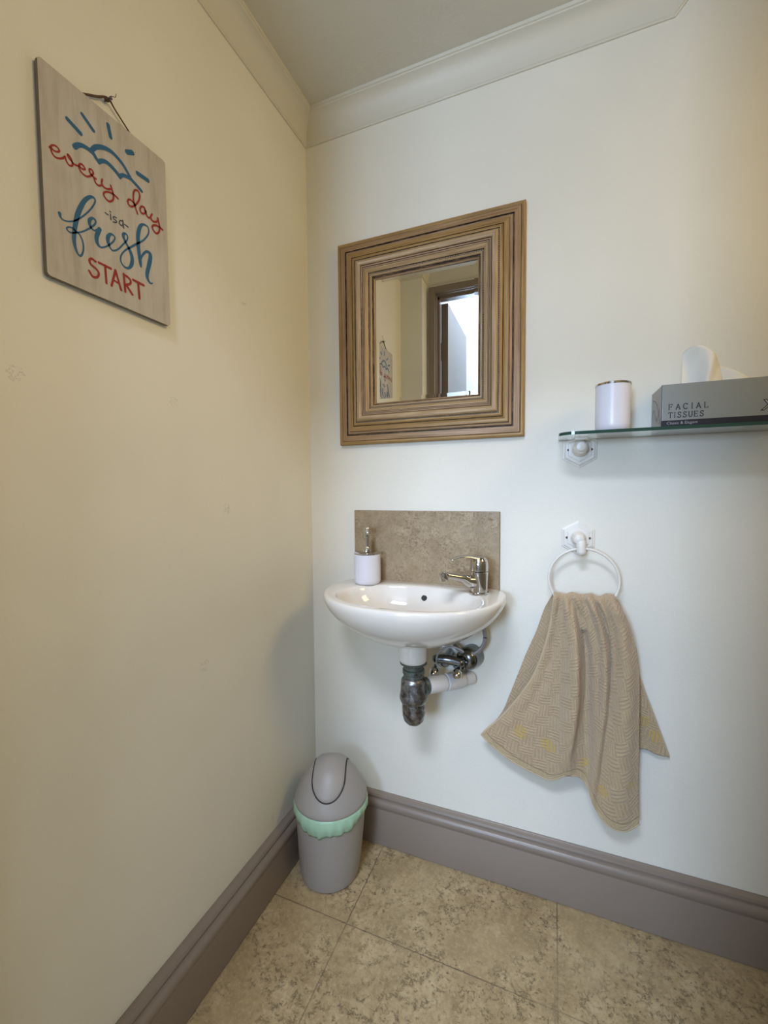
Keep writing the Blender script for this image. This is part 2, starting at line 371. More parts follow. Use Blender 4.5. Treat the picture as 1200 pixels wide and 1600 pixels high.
STROKES = [
('b',[(-0.762,1.7793,0.00355),(-0.7414,1.7719,0.00365)]),
('b',[(-0.7372,1.8063,0.00308),(-0.7188,1.7935,0.00316)]),
('b',[(-0.6912,1.8242,0.0034),(-0.6872,1.8056,0.00341)]),
('b',[(-0.6556,1.8022,0.0042),(-0.6442,1.809,0.00426)]),
('b',[(-0.6348,1.7775,0.00404),(-0.6125,1.7789,0.00414)]),
('b',[(-0.752,1.7424,0.00407),(-0.7471,1.7485,0.0038),(-0.7395,1.7535,0.00354),(-0.7298,1.7552,0.00347),(-0.7211,1.7539,0.00339),(-0.7157,1.7491,0.00329),(-0.7108,1.746,0.00307)]),
('b',[(-0.7238,1.7563,0.00362),(-0.7172,1.7663,0.00377),(-0.709,1.7731,0.00381),(-0.6984,1.7785,0.00374),(-0.6865,1.7806,0.00348),(-0.6744,1.7778,0.00321),(-0.6682,1.7752,0.0031),(-0.6609,1.77,0.003),(-0.6534,1.7622,0.00303),(-0.6484,1.7573,0.00305),(-0.6379,1.7535,0.00309),(-0.6271,1.749,0.00285)]),
('b',[(-0.7114,1.7456,0.00337),(-0.7054,1.7519,0.0034),(-0.6971,1.7554,0.00343),(-0.6876,1.7541,0.00347),(-0.6792,1.7508,0.00351),(-0.672,1.7465,0.00354)]),
('b',[(-0.6719,1.7477,0.00322),(-0.6654,1.7537,0.00325),(-0.6576,1.7562,0.00328),(-0.6497,1.7576,0.00331)]),
('r',[(-0.7918,1.7128,0.00143),(-0.7868,1.7199,0.00144),(-0.781,1.722,0.00145),(-0.7769,1.7191,0.00146),(-0.7795,1.7147,0.00145),(-0.7852,1.7126,0.00144),(-0.7889,1.7139,0.00144),(-0.7887,1.7082,0.00144),(-0.7847,1.7041,0.00144),(-0.7789,1.7051,0.00146),(-0.7729,1.7093,0.00147),(-0.7682,1.7156,0.00148)]),
('r',[(-0.7682,1.7156,0.00148),(-0.767,1.7104,0.00148),(-0.7632,1.7059,0.00149),(-0.7581,1.7073,0.0015),(-0.7568,1.7133,0.0015),(-0.7596,1.7196,0.00149),(-0.7635,1.722,0.00149),(-0.7636,1.7188,0.00149),(-0.7588,1.715,0.0015),(-0.7538,1.7128,0.00151),(-0.7475,1.7145,0.00152)]),
('r',[(-0.7475,1.7145,0.00152),(-0.7441,1.7199,0.00153),(-0.7399,1.7213,0.00154),(-0.7363,1.7168,0.00154),(-0.7412,1.7141,0.00153),(-0.746,1.7145,0.00152),(-0.7446,1.7092,0.00153),(-0.7395,1.7063,0.00154),(-0.733,1.7069,0.00155),(-0.7262,1.7124,0.00156)]),
('r',[(-0.7262,1.7124,0.00156),(-0.722,1.72,0.00157),(-0.7246,1.7236,0.00157),(-0.7285,1.7221,0.00156),(-0.7282,1.717,0.00156),(-0.7245,1.7141,0.00157),(-0.7173,1.7129,0.00158)]),
('r',[(-0.7212,1.7119,0.00157),(-0.7187,1.706,0.00158),(-0.7131,1.7047,0.00159),(-0.7072,1.7091,0.0016)]),
('r',[(-0.7062,1.7196,0.0016),(-0.7076,1.7121,0.0016),(-0.7038,1.708,0.00161),(-0.6979,1.7084,0.00162),(-0.6912,1.7126,0.00163)]),
('r',[(-0.6909,1.719,0.00164),(-0.6882,1.7123,0.00164),(-0.6861,1.7034,0.00165),(-0.6877,1.6957,0.00164),(-0.694,1.6891,0.00163),(-0.701,1.6898,0.00161),(-0.7049,1.6951,0.00161),(-0.7005,1.7017,0.00162),(-0.6908,1.7061,0.00164),(-0.6836,1.7061,0.00165),(-0.6775,1.7042,0.00166)]),
('r',[(-0.6381,1.6998,0.00174),(-0.6418,1.7083,0.00174),(-0.6448,1.716,0.00173),(-0.6457,1.7273,0.00173),(-0.6439,1.7378,0.00173),(-0.6396,1.7435,0.00174),(-0.6342,1.7439,0.00175),(-0.6317,1.7371,0.00176),(-0.635,1.7255,0.00175),(-0.6422,1.714,0.00173),(-0.6505,1.7061,0.00172),(-0.6564,1.7066,0.00171),(-0.6575,1.713,0.0017),(-0.6527,1.7177,0.00171),(-0.6461,1.7164,0.00173),(-0.6422,1.714,0.00173)]),
('r',[(-0.6215,1.7155,0.00178),(-0.6227,1.7209,0.00177),(-0.629,1.7189,0.00176),(-0.6321,1.7117,0.00176),(-0.6289,1.7063,0.00176),(-0.6217,1.7105,0.00178),(-0.6193,1.7168,0.00178),(-0.6189,1.711,0.00178),(-0.6148,1.7066,0.00179),(-0.6096,1.7089,0.0018)]),
('r',[(-0.6056,1.718,0.00181),(-0.6088,1.7106,0.0018),(-0.6047,1.7056,0.00181),(-0.5972,1.7079,0.00183),(-0.5933,1.712,0.00183)]),
('r',[(-0.5923,1.7183,0.00184),(-0.5903,1.7112,0.00184),(-0.5884,1.7022,0.00184),(-0.5904,1.6923,0.00184),(-0.5966,1.6857,0.00183),(-0.6032,1.6877,0.00181),(-0.6059,1.6937,0.00181),(-0.6005,1.6998,0.00182),(-0.5899,1.7026,0.00184),(-0.5816,1.7009,0.00186)]),
('k',[(-0.7033,1.664,0.00105),(-0.698,1.6632,0.00106)]),
('k',[(-0.6941,1.6716,0.00125),(-0.6933,1.6708,0.00125)]),
('k',[(-0.6935,1.667,0.00113),(-0.6929,1.6577,0.00113)]),
('k',[(-0.6822,1.6673,0.00108),(-0.6877,1.6658,0.00107),(-0.6873,1.6621,0.00107),(-0.6824,1.6615,0.00108),(-0.6832,1.6582,0.00108),(-0.6887,1.6562,0.00107)]),
('k',[(-0.6709,1.668,0.0011),(-0.6754,1.666,0.00109),(-0.6762,1.6604,0.00109),(-0.6719,1.6588,0.00109),(-0.6691,1.6644,0.0011),(-0.6695,1.6699,0.0011)]),
('k',[(-0.6692,1.6684,0.00116),(-0.6684,1.6566,0.00116)]),
('k',[(-0.6659,1.6644,0.0011),(-0.6589,1.6637,0.00111)]),
('b',[(-0.7808,1.6177,0.00279),(-0.7801,1.6131,0.00196),(-0.7763,1.6102,0.00124),(-0.7693,1.6116,0.00125),(-0.7589,1.618,0.00127),(-0.7492,1.6277,0.00128),(-0.7368,1.6434,0.0013),(-0.7262,1.6603,0.00132),(-0.7207,1.6734,0.00145),(-0.7233,1.6778,0.00181),(-0.73,1.6747,0.00269),(-0.7392,1.6632,0.00325),(-0.7462,1.6484,0.00381),(-0.7521,1.6323,0.00407),(-0.7559,1.6166,0.00376),(-0.7587,1.6005,0.00345),(-0.7598,1.5863,0.00316),(-0.7578,1.5738,0.00231),(-0.754,1.5663,0.00174),(-0.7498,1.5657,0.00163),(-0.7457,1.5747,0.00146),(-0.7447,1.5858,0.00147),(-0.7469,1.5953,0.00146),(-0.7524,1.6018,0.00145),(-0.7609,1.5977,0.00132),(-0.767,1.5959,0.00125),(-0.7709,1.599,0.00125),(-0.7677,1.6033,0.00125),(-0.7605,1.6052,0.00126),(-0.7555,1.6022,0.00127),(-0.7481,1.6058,0.00128),(-0.7392,1.6138,0.0013),(-0.7306,1.6228,0.00149)]),
('b',[(-0.7306,1.6228,0.00149),(-0.723,1.633,0.00151),(-0.7215,1.6403,0.00151),(-0.7271,1.641,0.0021),(-0.7323,1.6342,0.00298),(-0.7321,1.6268,0.00268),(-0.729,1.6221,0.00168),(-0.7234,1.6219,0.00157),(-0.7176,1.6267,0.00219)]),
('b',[(-0.7146,1.6294,0.00336),(-0.7178,1.6217,0.00365),(-0.7211,1.6112,0.00363),(-0.7198,1.602,0.00303),(-0.7143,1.5983,0.00171),(-0.7059,1.6031,0.00136),(-0.6973,1.6115,0.00137),(-0.689,1.6226,0.00139),(-0.6868,1.6306,0.00139),(-0.694,1.6318,0.00219),(-0.6997,1.6237,0.00342),(-0.7001,1.6145,0.00311),(-0.6963,1.6064,0.00175),(-0.6903,1.6043,0.00138),(-0.6801,1.6129,0.0014),(-0.6694,1.6277,0.00142)]),
('b',[(-0.6694,1.6277,0.00142),(-0.6626,1.6377,0.00143),(-0.6609,1.6456,0.00144),(-0.666,1.6481,0.00195),(-0.6698,1.6432,0.00291),(-0.6678,1.6361,0.00259),(-0.6629,1.6293,0.00228),(-0.6568,1.6207,0.00328),(-0.6532,1.6106,0.00362),(-0.6544,1.5982,0.00362),(-0.6608,1.5875,0.00228),(-0.6699,1.5855,0.00161),(-0.6766,1.5922,0.00141),(-0.6755,1.6031,0.00141),(-0.6673,1.6165,0.00142),(-0.6565,1.6273,0.00184),(-0.6426,1.6411,0.00187),(-0.6268,1.6566,0.00149),(-0.6154,1.6749,0.00151),(-0.6156,1.6871,0.00151),(-0.6255,1.6871,0.00204),(-0.6335,1.6784,0.00337),(-0.6383,1.6613,0.00402),(-0.639,1.6441,0.00388),(-0.6378,1.6255,0.00369),(-0.6357,1.6096,0.00336),(-0.6349,1.6027,0.00202)]),
('b',[(-0.6355,1.6145,0.00202),(-0.6309,1.6253,0.00203),(-0.6219,1.6371,0.00239),(-0.6133,1.6377,0.00345),(-0.613,1.628,0.00414),(-0.6173,1.611,0.00412),(-0.6216,1.5942,0.00396),(-0.6199,1.5839,0.00274),(-0.6143,1.5795,0.00172),(-0.6098,1.5821,0.00104)]),
('r',[(-0.7246,1.5684,0.00205),(-0.7312,1.57,0.00203),(-0.7353,1.5654,0.00202),(-0.7328,1.5595,0.00203),(-0.7251,1.5566,0.00205),(-0.7197,1.5515,0.00206),(-0.7223,1.5431,0.00205),(-0.7303,1.54,0.00203),(-0.7366,1.5469,0.00202)]),
('r',[(-0.7189,1.5695,0.00206),(-0.6967,1.5694,0.00212)]),
('r',[(-0.7073,1.57,0.00209),(-0.7063,1.5397,0.0021)]),
('r',[(-0.6967,1.5393,0.00212),(-0.6881,1.5706,0.00215)]),
('r',[(-0.6881,1.5706,0.00215),(-0.6782,1.5392,0.00217)]),
('r',[(-0.6914,1.5508,0.00163),(-0.6841,1.5495,0.00165)]),
('r',[(-0.6699,1.5398,0.00219),(-0.6718,1.5712,0.00219)]),
('r',[(-0.6719,1.57,0.00206),(-0.6641,1.5694,0.00208),(-0.6584,1.5655,0.00209),(-0.6594,1.5591,0.00209),(-0.6687,1.5527,0.00207)]),
('r',[(-0.6674,1.5532,0.0022),(-0.6555,1.5405,0.00223)]),
('r',[(-0.653,1.5691,0.00224),(-0.6304,1.5687,0.0023)]),
('r',[(-0.6422,1.5691,0.00227),(-0.6407,1.5394,0.00227)]),
]


# ================================================================== THE ROOM
ZC = 2.361            # flat ceiling height
XS = 1.0213           # where the ceiling starts to slope up
SL = radians(48.6)
CD = 0.083            # cove drop
CP = 0.048            # cove projection
xs_c = XS - CD*tan(SL/2)
RX = 1.9
ZR = ZC + (RX-xs_c)*tan(SL)
YB = -0.97            # short return beside the door
YD = -1.075           # wall with the doorway
XR = 0.120
DX0, DX1, DZ = 0.170, 0.86, 2.222
WT = 0.10

bm = bmesh.new(); add_box(bm, (-0.1, -1.075-WT, -0.1), (RX+0.1, 0.1, 0)); struct('floor', bm, 'floor')
bm = bmesh.new(); add_prism(bm, [(-0.1, -0.05), (RX+.1, -0.05), (RX+.1, ZR+.3), (xs_c, ZC+.1), (-0.1, ZC+.1)], 'y', 0, 0.1); struct('wall_back', bm, 'wall')
bm = box((-0.1, YD, -0.05), (0, 0.0, ZC+.1)); struct('wall_left', bm, 'wall')
# right wall with a small high window opening
WY0, WY1, WZ0, WZ1 = -0.98, -0.42, 1.84, 2.42
bm = bmesh.new()
add_box(bm, (RX, YD, -0.05), (RX+.1, 0, WZ0)); add_box(bm, (RX, YD, WZ1), (RX+.1, 0, ZR+.2))
add_box(bm, (RX, YD, WZ0), (RX+.1, WY0, WZ1)); add_box(bm, (RX, WY1, WZ0), (RX+.1, 0, WZ1))
struct('wall_right', bm, 'wall')
bm = bmesh.new()
for a in ((WY0, WZ0, WY1, WZ0+.03), (WY0, WZ1-.03, WY1, WZ1), (WY0, WZ0+.03, WY0+.03, WZ1-.03), (WY1-.03, WZ0+.03, WY1, WZ1-.03)):
    add_box(bm, (RX+.02, a[0], a[1]), (RX+.06, a[2], a[3]))
w1 = struct('window_1', bm, 'cornice')
# front wall: short return beside the door, doorway wall with opening
bm = bmesh.new()
add_box(bm, (-0.1, YD-WT, -0.05), (XR, YB, ZC+.1))
add_box(bm, (XR, YD-WT, -0.05), (DX0-.02, YD, ZC+.1))
add_box(bm, (DX1+.02, YD-WT, -0.05), (RX+.1, YD, ZR+.2))
add_box(bm, (DX0-.02, YD-WT, DZ+.02), (DX1+.02, YD, ZC+.1))
add_prism(bm, [(xs_c-.02, ZC-.02), (RX, ZC-.02), (RX, ZR+.2), (xs_c, ZC+.1)], 'y', YD-WT+.001, YD-.001)
struct('wall_front', bm, 'wall')
# ceiling: flat, then rising with the roof
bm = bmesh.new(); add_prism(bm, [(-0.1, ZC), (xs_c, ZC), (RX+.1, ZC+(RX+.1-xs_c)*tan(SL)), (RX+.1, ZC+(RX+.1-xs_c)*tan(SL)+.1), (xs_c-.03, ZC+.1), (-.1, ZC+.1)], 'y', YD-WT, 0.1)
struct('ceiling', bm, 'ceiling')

# cornice (cove), mitred round the plan, then up the slope on the back wall
def cove():
    p = [(0, 0), (0.004, 0.0), (0.0045, 0.004), (0.007, 0.006)]
    for i in range(9):
        a = radians(8 + 74*i/8)
        p.append((0.007 + 0.037*(1-cos(a)) / (1-cos(radians(82))), 0.008 + 0.062*sin(a)/sin(radians(82))))
    p += [(0.0445, 0.0735), (CP, 0.0745), (CP, CD), (0, CD)]
    return p
def plan_sweep(bm, path, prof, z0, mi=0):
    """path: plan polyline with room on its RIGHT side; prof: (out, up)"""
    pts = [Vector(p) for p in path]; nrm = []
    for i in range(len(pts)):
        ds = []
        if i > 0: ds.append((pts[i]-pts[i-1]).normalized())
        if i < len(pts)-1: ds.append((pts[i+1]-pts[i]).normalized())
        ns = [Vector((d.y, -d.x)) for d in ds]
        if len(ns) == 1: nrm.append(ns[0])
        else:
            b = (ns[0]+ns[1]).normalized(); nrm.append(b / max(0.2, b.dot(ns[0])))
    V = [[bm.verts.new((pts[i].x+nrm[i].x*o, pts[i].y+nrm[i].y*o, z0+h)) for o, h in prof] for i in range(len(pts))]
    k = len(prof)
    for a, b in zip(V, V[1:]):
        for j in range(k): bm.faces.new((a[j], a[(j+1) % k], b[(j+1) % k], b[j])).material_index = mi
    bm.faces.new(V[0]); bm.faces.new(V[-1][::-1])
Z0 = ZC-CD
bm = bmesh.new(); plan_sweep(bm, [(0, YB), (0, 0)], cove(), Z0)
# square-cut starts would clash: mitre by moving vertices
for v in bm.verts:
    if abs(v.co.y) < 1e-6: v.co.y -= v.co.x
    if abs(v.co.y-YB) < 1e-6: v.co.y += v.co.x
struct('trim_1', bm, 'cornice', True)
bm = bmesh.new(); pf = cove(); rows = []
for st in range(3):
    row = []
    for o, h in pf:
        if st == 0: row.append((o, -o, Z0+h))
        elif st == 1: row.append((XS-h*tan(SL/2), -o, Z0+h))
        else: row.append((XS+.95*cos(SL)-h*sin(SL), -o, Z0+.95*sin(SL)+h*cos(SL)))
    rows.append([bm.verts.new(p) for p in row])
for a, b in zip(rows, rows[1:]):
    for j in range(len(pf)): bm.faces.new((a[j], a[(j+1) % len(pf)], b[(j+1) % len(pf)], b[j]))
bm.faces.new(rows[0]); bm.faces.new(rows[-1][::-1])
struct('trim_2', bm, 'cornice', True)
bm = bmesh.new(); plan_sweep(bm, [(0.95, YD), (XR, YD), (XR, YB), (0, YB)], [(o, h) for o, h in cove()], Z0)
for v in bm.verts:
    if abs(v.co.x) < 1e-6: v.co.x += (v.co.y-YB)
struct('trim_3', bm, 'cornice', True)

# skirting boards: tall with ogee top
def skirt_prof(t, h):
    return [(0, 0), (t*.86, 0), (t, 0.003), (t, h*.70), (t*.93, h*.715), (t*.93, h*.73), (t*1.05, h*.755), (t*1.08, h*.80), (t*1.0, h*.845), (t*.80, h*.875), (t*.62, h*.885), (t*.60, h*.90), (t*.66, h*.93), (t*.55, h*.965), (t*.30, h*.985), (t*.18, h), (0, h)]
bm = bmesh.new(); plan_sweep(bm, [(0, 0), (RX, 0)], skirt_prof(.024, .170), 0)
struct('baseboard_back', bm, 'skirt', True)
bm = bmesh.new(); plan_sweep(bm, [(0, YB), (0, 0)], skirt_prof(.034, .150), 0)
struct('baseboard_left', bm, 'skirt', True)
bm = bmesh.new(); plan_sweep(bm, [(RX, 0), (RX, YD), (DX1+.08, YD)], skirt_prof(.022, .16), 0)
struct('baseboard_right', bm, 'skirt', True)

# doorway: lining + architrave, door leaf opened onto the landing
bm = bmesh.new()
add_box(bm, (DX0-.02, YD-WT, 0), (DX0, YD+.002, DZ)); add_box(bm, (DX1, YD-WT, 0), (DX1+.02, YD+.002, DZ)); add_box(bm, (DX0-.02, YD-WT, DZ), (DX1+.02, YD+.002, DZ+.02))
add_box(bm, (DX0, YD-.06, 0), (DX0+.012, YD-.03, DZ)); add_box(bm, (DX0, YD-.06, DZ-.012), (DX1, YD-.03, DZ))
aw = .040
add_box(bm, (DX0-aw, YD, 0), (DX0-.004, YD+.018, DZ+aw), .004); add_box(bm, (DX1+.004, YD, 0), (DX1+aw, YD+.018, DZ+aw), .004); add_box(bm, (DX0-.004, YD, DZ+.004), (DX1+.004, YD+.018, DZ+aw), .004)
struct('trim_4', bm, 'skirt')
bm = bmesh.new(); add_box(bm, (DX0+.002, YD-WT-.58, .008), (DX0+.042, YD-WT-.004, DZ-.008), 0.001)
door = struct('door_1', bm, ['skirt', 'door_white'])
for p in door.data.polygons:
    if abs(p.normal.x) > .9: p.material_index = 1
bm = bmesh.new()
for z in (.25, 1.1, 1.95): lathe(bm, [(.007, -.05), (.007, .05)], (DX0-.004, YD-WT-.008, z), n=12); add_box(bm, (DX0-.003, YD-WT-.012, z-.05), (DX0+.003, YD-WT-.0035, z+.05))
obj('door_hinge', bm, 'trap', door)

# ================================================================== THE LANDING behind the camera (seen in the mirror, source of the daylight)
LY, LX0, LX1 = -3.1, -1.5, 2.1
bm = box((LX0-.1, LY-.1, -0.1), (LX1+.1, YD-WT, 0)); struct('floor_landing', bm, 'floor')
bm = bmesh.new()   # end wall with window opening
lw = (-0.05, 0.57, 1.09, 1.81)
add_box(bm, (LX0, LY-.1, 0), (lw[0], LY, 3.4)); add_box(bm, (lw[1], LY-.1, 0), (LX1, LY, 3.4)); add_box(bm, (lw[0], LY-.1, 0), (lw[1], LY, lw[2])); add_box(bm, (lw[0], LY-.1, lw[3]), (lw[1], LY, 3.4))
struct('wall_landing_end', bm, 'white_room')
bm = bmesh.new()
for a in ((lw[0], lw[2], lw[1], lw[2]+.04), (lw[0], lw[3]-.04, lw[1], lw[3]), (lw[0], lw[2]+.04, lw[0]+.04, lw[3]-.04), (lw[1]-.04, lw[2]+.04, lw[1], lw[3]-.04)):
    add_box(bm, (a[0], LY-.07, a[1]), (a[2], LY-.03, a[3]))
struct('window_2', bm, 'cornice')
bm = box((LX0-.1, LY, 0), (LX0, YD-WT, 3.4)); struct('wall_landing_left', bm, 'white_room')
bm = box((LX1, LY, 0), (LX1+.1, YD-WT, 3.4)); struct('wall_landing_right', bm, 'white_room')
bm = bmesh.new(); add_box(bm, (LX0, YD-WT-.02, 0), (DX0-.03, YD-WT, 3.4)); add_box(bm, (DX1+.03, YD-WT-.02, 0), (LX1, YD-WT, 3.4)); add_box(bm, (DX0-.03, YD-WT-.02, DZ+.03), (DX1+.03, YD-WT, 3.4))
struct('wall_landing_front', bm, 'white_room')
bm = bmesh.new(); add_prism(bm, [(LX0, 1.3), (-0.5, 3.3), (1.5, 3.3), (LX1, 2.4), (LX1, 3.5), (LX0, 3.5)], 'y', LY, YD-WT-.02); struct('ceiling_landing', bm, 'white_room')

# ================================================================== WALL SIGN
BX = 0.012
sign = thing('wall_sign', 'whitewashed wooden board with handwritten red and blue words, hung by twine', 'sign', (0.0, -.687, 1.676))
def rrect(y0, z0, y1, z1, r, n=6):
    p = []
    for cy, cz, a0 in ((y1-r, z0+r, -90), (y1-r, z1-r, 0), (y0+r, z1-r, 90), (y0+r, z0+r, 180)):
        for i in range(n+1):
            a = radians(a0+90*i/n); p.append((cy+r*cos(a), cz+r*sin(a)))
    return p
bm = bmesh.new(); add_prism(bm, rrect(-.8035, 1.5105, -.5695, 1.8435, .006), 'x', .0062, BX, 1); add_prism(bm, rrect(-.8025, 1.5115, -.5705, 1.8425, .006), 'x', .0015, .0055, 1); add_prism(bm, rrect(-.799, 1.515, -.574, 1.839, .006), 'x', .0055, .0062, 1)
bm.normal_update()
for f in bm.faces:
    if abs(f.normal.x) > .5: f.material_index = 0
o = obj('board', bm, ['board', 'board_edge'], sign, False)
def add_stroke(bm, pts, x, mi=0, w=None, cap=True, plane='x', k=6):
    cp = catmull([Vector(p) for p in pts], k) if len(pts) > 2 else [Vector(pts[0]), Vector(pts[0]).lerp(Vector(pts[1]), .5), Vector(pts[1])]
    # extend round caps
    out = []; n = len(cp); Lr = []
    def P(a, b, xx): return (xx, a, b) if plane == 'x' else (a, xx, b)
    def dirn(i):
        d = Vector((cp[min(i+1, n-1)].x-cp[max(i-1, 0)].x, cp[min(i+1, n-1)].y-cp[max(i-1, 0)].y))
        return d.normalized() if d.length > 0 else Vector((1, 0))
    secs = []
    if cap:
        d = dirn(0); r = cp[0].z
        for f in (0.25, .7, .93): secs.append((Vector((cp[0].x, cp[0].y))-d*r*sqrt(1-f*f), d, r*f))
    for i in range(n): secs.append((Vector((cp[i].x, cp[i].y)), dirn(i), cp[i].z))
    if cap:
        d = dirn(n-1); r = cp[-1].z
        for f in (.93, .7, .25): secs.append((Vector((cp[-1].x, cp[-1].y))+d*r*sqrt(1-f*f), d, r*f))
    prev = None
    for p, d, r in secs:
        nn = Vector((-d.y, d.x)); a = p+nn*r; b = p-nn*r
        cur = (bm.verts.new(P(a.x, a.y, x)), bm.verts.new(P(b.x, b.y, x)))
        if prev: bm.faces.new((prev[0], prev[1], cur[1], cur[0])).material_index = mi
        prev = cur
words = {'sun_drawing': [], 'red_script': [], 'small_words': [], 'blue_script': [], 'red_capitals': []}
for i, (c, pts) in enumerate(STROKES):
    zm = sum(p[1] for p in pts)/len(pts)
    if i < 9: key = 'sun_drawing'
    elif c == 'k': key = 'small_words'
    elif c == 'b': key = 'blue_script'
    else: key = 'red_script' if i < 20 else 'red_capitals'
    words[key].append(pts)
for key, lst in words.items():
    bm = bmesh.new()
    for i, pts in enumerate(lst): add_stroke(bm, pts, BX+.0004+i*.00003)
    obj(key, bm, {'sun_drawing': 'blue', 'red_script': 'red', 'small_words': 'navy', 'blue_script': 'blue', 'red_capitals': 'red'}[key], sign, False)
bm = bmesh.new(); sweep(bm, [(0.007, -.738, 1.842), (0.007, -.7065, 1.862), (0.009, -.6872, 1.874), (0.007, -.6707, 1.8655), (.007, -.637, 1.842)], [(.0017, .0017), (.0022, .0022), (.0018, .0018), (.0013, .0013), (.0013, .0013)], n=8)
lathe(bm, [(0, -.004), (.004, -.002), (.0045, 0), (.004, .002), (0, .004)], (.009, -.689, 1.8705), n=12)
sweep(bm, [(.009, -.6872, 1.873), (.012, -.683, 1.880), (.011, -.674, 1.886), (.010, -.6716, 1.894)], .0006, n=6)
obj('hanging_twine', bm, 'twine', sign)
bm = bmesh.new(); lathe(bm, [(.0012, 0), (.0012, .016), (.0028, .016), (.0028, .0175), (0, .018)], (0, -.6872, 1.8715), (1, 0, 0), 12)
tag(obj('hanging_nail', bm, 'dark_chrome'), 'small nail holding up the twine of the painted wooden sign', 'nail')
# small bent hook left in the wall
bm = bmesh.new(); sweep(bm, [(0, -.328, 1.6585), (.006, -.325, 1.656), (.009, -.322, 1.656), (.010, -.321, 1.660)], .0012, n=8, round_ends=True)
lathe(bm, [(.003, 0), (.003, .001), (0, .0015)], (0, -.328, 1.6585), (1, 0, 0), 12)
tag(obj('wall_hook', bm, 'cream_metal'), 'tiny white hook left in the bare left wall, right of the sign', 'hook')

# ================================================================== MIRROR
FX0, FX1, FZ0, FZ1 = .1195, .6885, 1.3085, 1.9385
mir = thing('framed_mirror', 'square mirror in a wide distressed gilt wood frame on the wall above the basin', 'mirror', ((FX0+FX1)/2, 0, (FZ0+FZ1)/2))
# (distance in from the outer edge, height, finish of the band that ends here) in mm
FP = [(0, 0, 0), (0, 12.5, 0), (1.5, 15.5, 0), (5, 17, 0), (9, 16.5, 0), (11, 15, 0), (12, 14.6, 3), (12.6, 16.5, 1), (20, 18, 1), (28.2, 19.5, 1), (29, 15.5, 3), (32.8, 15.5, 3), (33.4, 20, 1), (36, 21.5, 1), (39.5, 21, 1), (40.5, 20.5, 3), (41.3, 26, 0), (44, 27, 0), (50, 26.2, 0), (55.2, 28.2, 0), (56, 25, 3), (57.2, 25, 3), (58, 29.5, 0), (62, 31.5, 0), (66, 31, 0), (66.8, 27.5, 3), (69.6, 27.5, 3), (70.3, 33, 2), (74, 37, 2), (78.5, 38.5, 2), (83, 37, 2), (87, 33, 2), (87.8, 30.8, 3), (88.6, 30.8, 3), (89.2, 32.3, 1), (92.5, 31.5, 1), (93, 29.2, 3), (93.8, 29.2, 3), (94.2, 30.4, 1), (97, 29.6, 1), (97.6, 27.5, 3), (98.2, 30, 2), (101, 31, 2), (105, 28.5, 2), (109, 24, 2), (109.8, 20.5, 3), (113.6, 19.5, 3), (114.4, 21.5, 2), (117, 21.5, 2), (119.3, 19, 2), (120, 15, 3), (123.5, 12, 3), (125, 10, 1), (127, 9, 1), (127, 6, 3)]
prof = [(a_, b_) for a_, b_, c_ in FP]
def frame_rect(s): s /= 1000; return [(FX0+s, FZ0+s), (FX1-s, FZ0+s), (FX1-s, FZ1-s), (FX0+s, FZ1-s)]
bm = bmesh.new(); uvl = bm.loops.layers.uv.new('UVMap')
for side in range(4):
    j = (side+1) % 4
    for (s0, h0), (s1, h1) in zip(prof, prof[1:]):
        A, B_ = frame_rect(s0), frame_rect(s1)
        nseg = 1
        vs = [bm.verts.new((A[side][0], -h0/1000, A[side][1])), bm.verts.new((A[j][0], -h0/1000, A[j][1])), bm.verts.new((B_[j][0], -h1/1000, B_[j][1])), bm.verts.new((B_[side][0], -h1/1000, B_[side][1]))]
        f = bm.faces.new(vs); f.material_index = FP[prof.index((s1, h1))][2]
        for l, (uu, vv) in zip(f.loops, ((0, s0), (.6, s0), (.6, s1), (0, s1))):
            p = l.vert.co; l[uvl].uv = ((p.x if side % 2 == 0 else p.z)+side*1.3, vv/1000*1.0+side*.37)
bmesh.ops.remove_doubles(bm, verts=bm.verts, dist=.00005)
fr = obj('frame', bm, ['gilt', 'gilt_rose', 'gilt_pale', 'groove'], mir, True, 28)
def beading(s, h, r, pitch):
    bm = bmesh.new(); Rr = frame_rect(s)
    for side in range(4):
        a = Vector(Rr[side]); b = Vector(Rr[(side+1) % 4]); n = int((b-a).length/pitch)
        for i in range(n):
            p = a.lerp(b, (i+.5)/n)
            bmesh.ops.create_icosphere(bm, subdivisions=1, radius=r, matrix=Matrix.Translation((p.x, -h/1000, p.y)))
    return bm
b_ = obj('beading', beading(68.2, 28.6, .0016, .0050), 'bead', fr); b_['kind'] = 'stuff'
b_ = obj('beading', beading(111.7, 20.8, .0016, .0046), 'bead', fr); b_['kind'] = 'stuff'
# bevelled glass
gx0, gx1, gz0, gz1 = FX0+.1255, FX1-.1255, FZ0+.1255, FZ1-.1255
bv = .013; YAW = tan(radians(0.26))
bm = bmesh.new()
o4 = [bm.verts.new(p) for p in ((gx0, -.0070, gz0), (gx1, -.0070, gz0), (gx1, -.0070, gz1), (gx0, -.0070, gz1))]
i4 = [bm.verts.new(p) for p in ((gx0+bv, -.0082, gz0+bv), (gx1-bv, -.0082, gz0+bv), (gx1-bv, -.0082, gz1-bv), (gx0+bv, -.0082, gz1-bv))]
yaw = YAW
for v in o4+i4: v.co.y += (v.co.x-(gx0+gx1)/2)*yaw
k4 = [bm.verts.new((v.co.x, -.003, v.co.z)) for v in o4]
bm.faces.new(i4); bm.faces.new(k4)
for i in range(4):
    j = (i+1) % 4; bm.faces.new((o4[i], o4[j], i4[j], i4[i])); bm.faces.new((k4[i], k4[j], o4[j], o4[i]))
obj('glass', bm, 'mirror', mir, False)

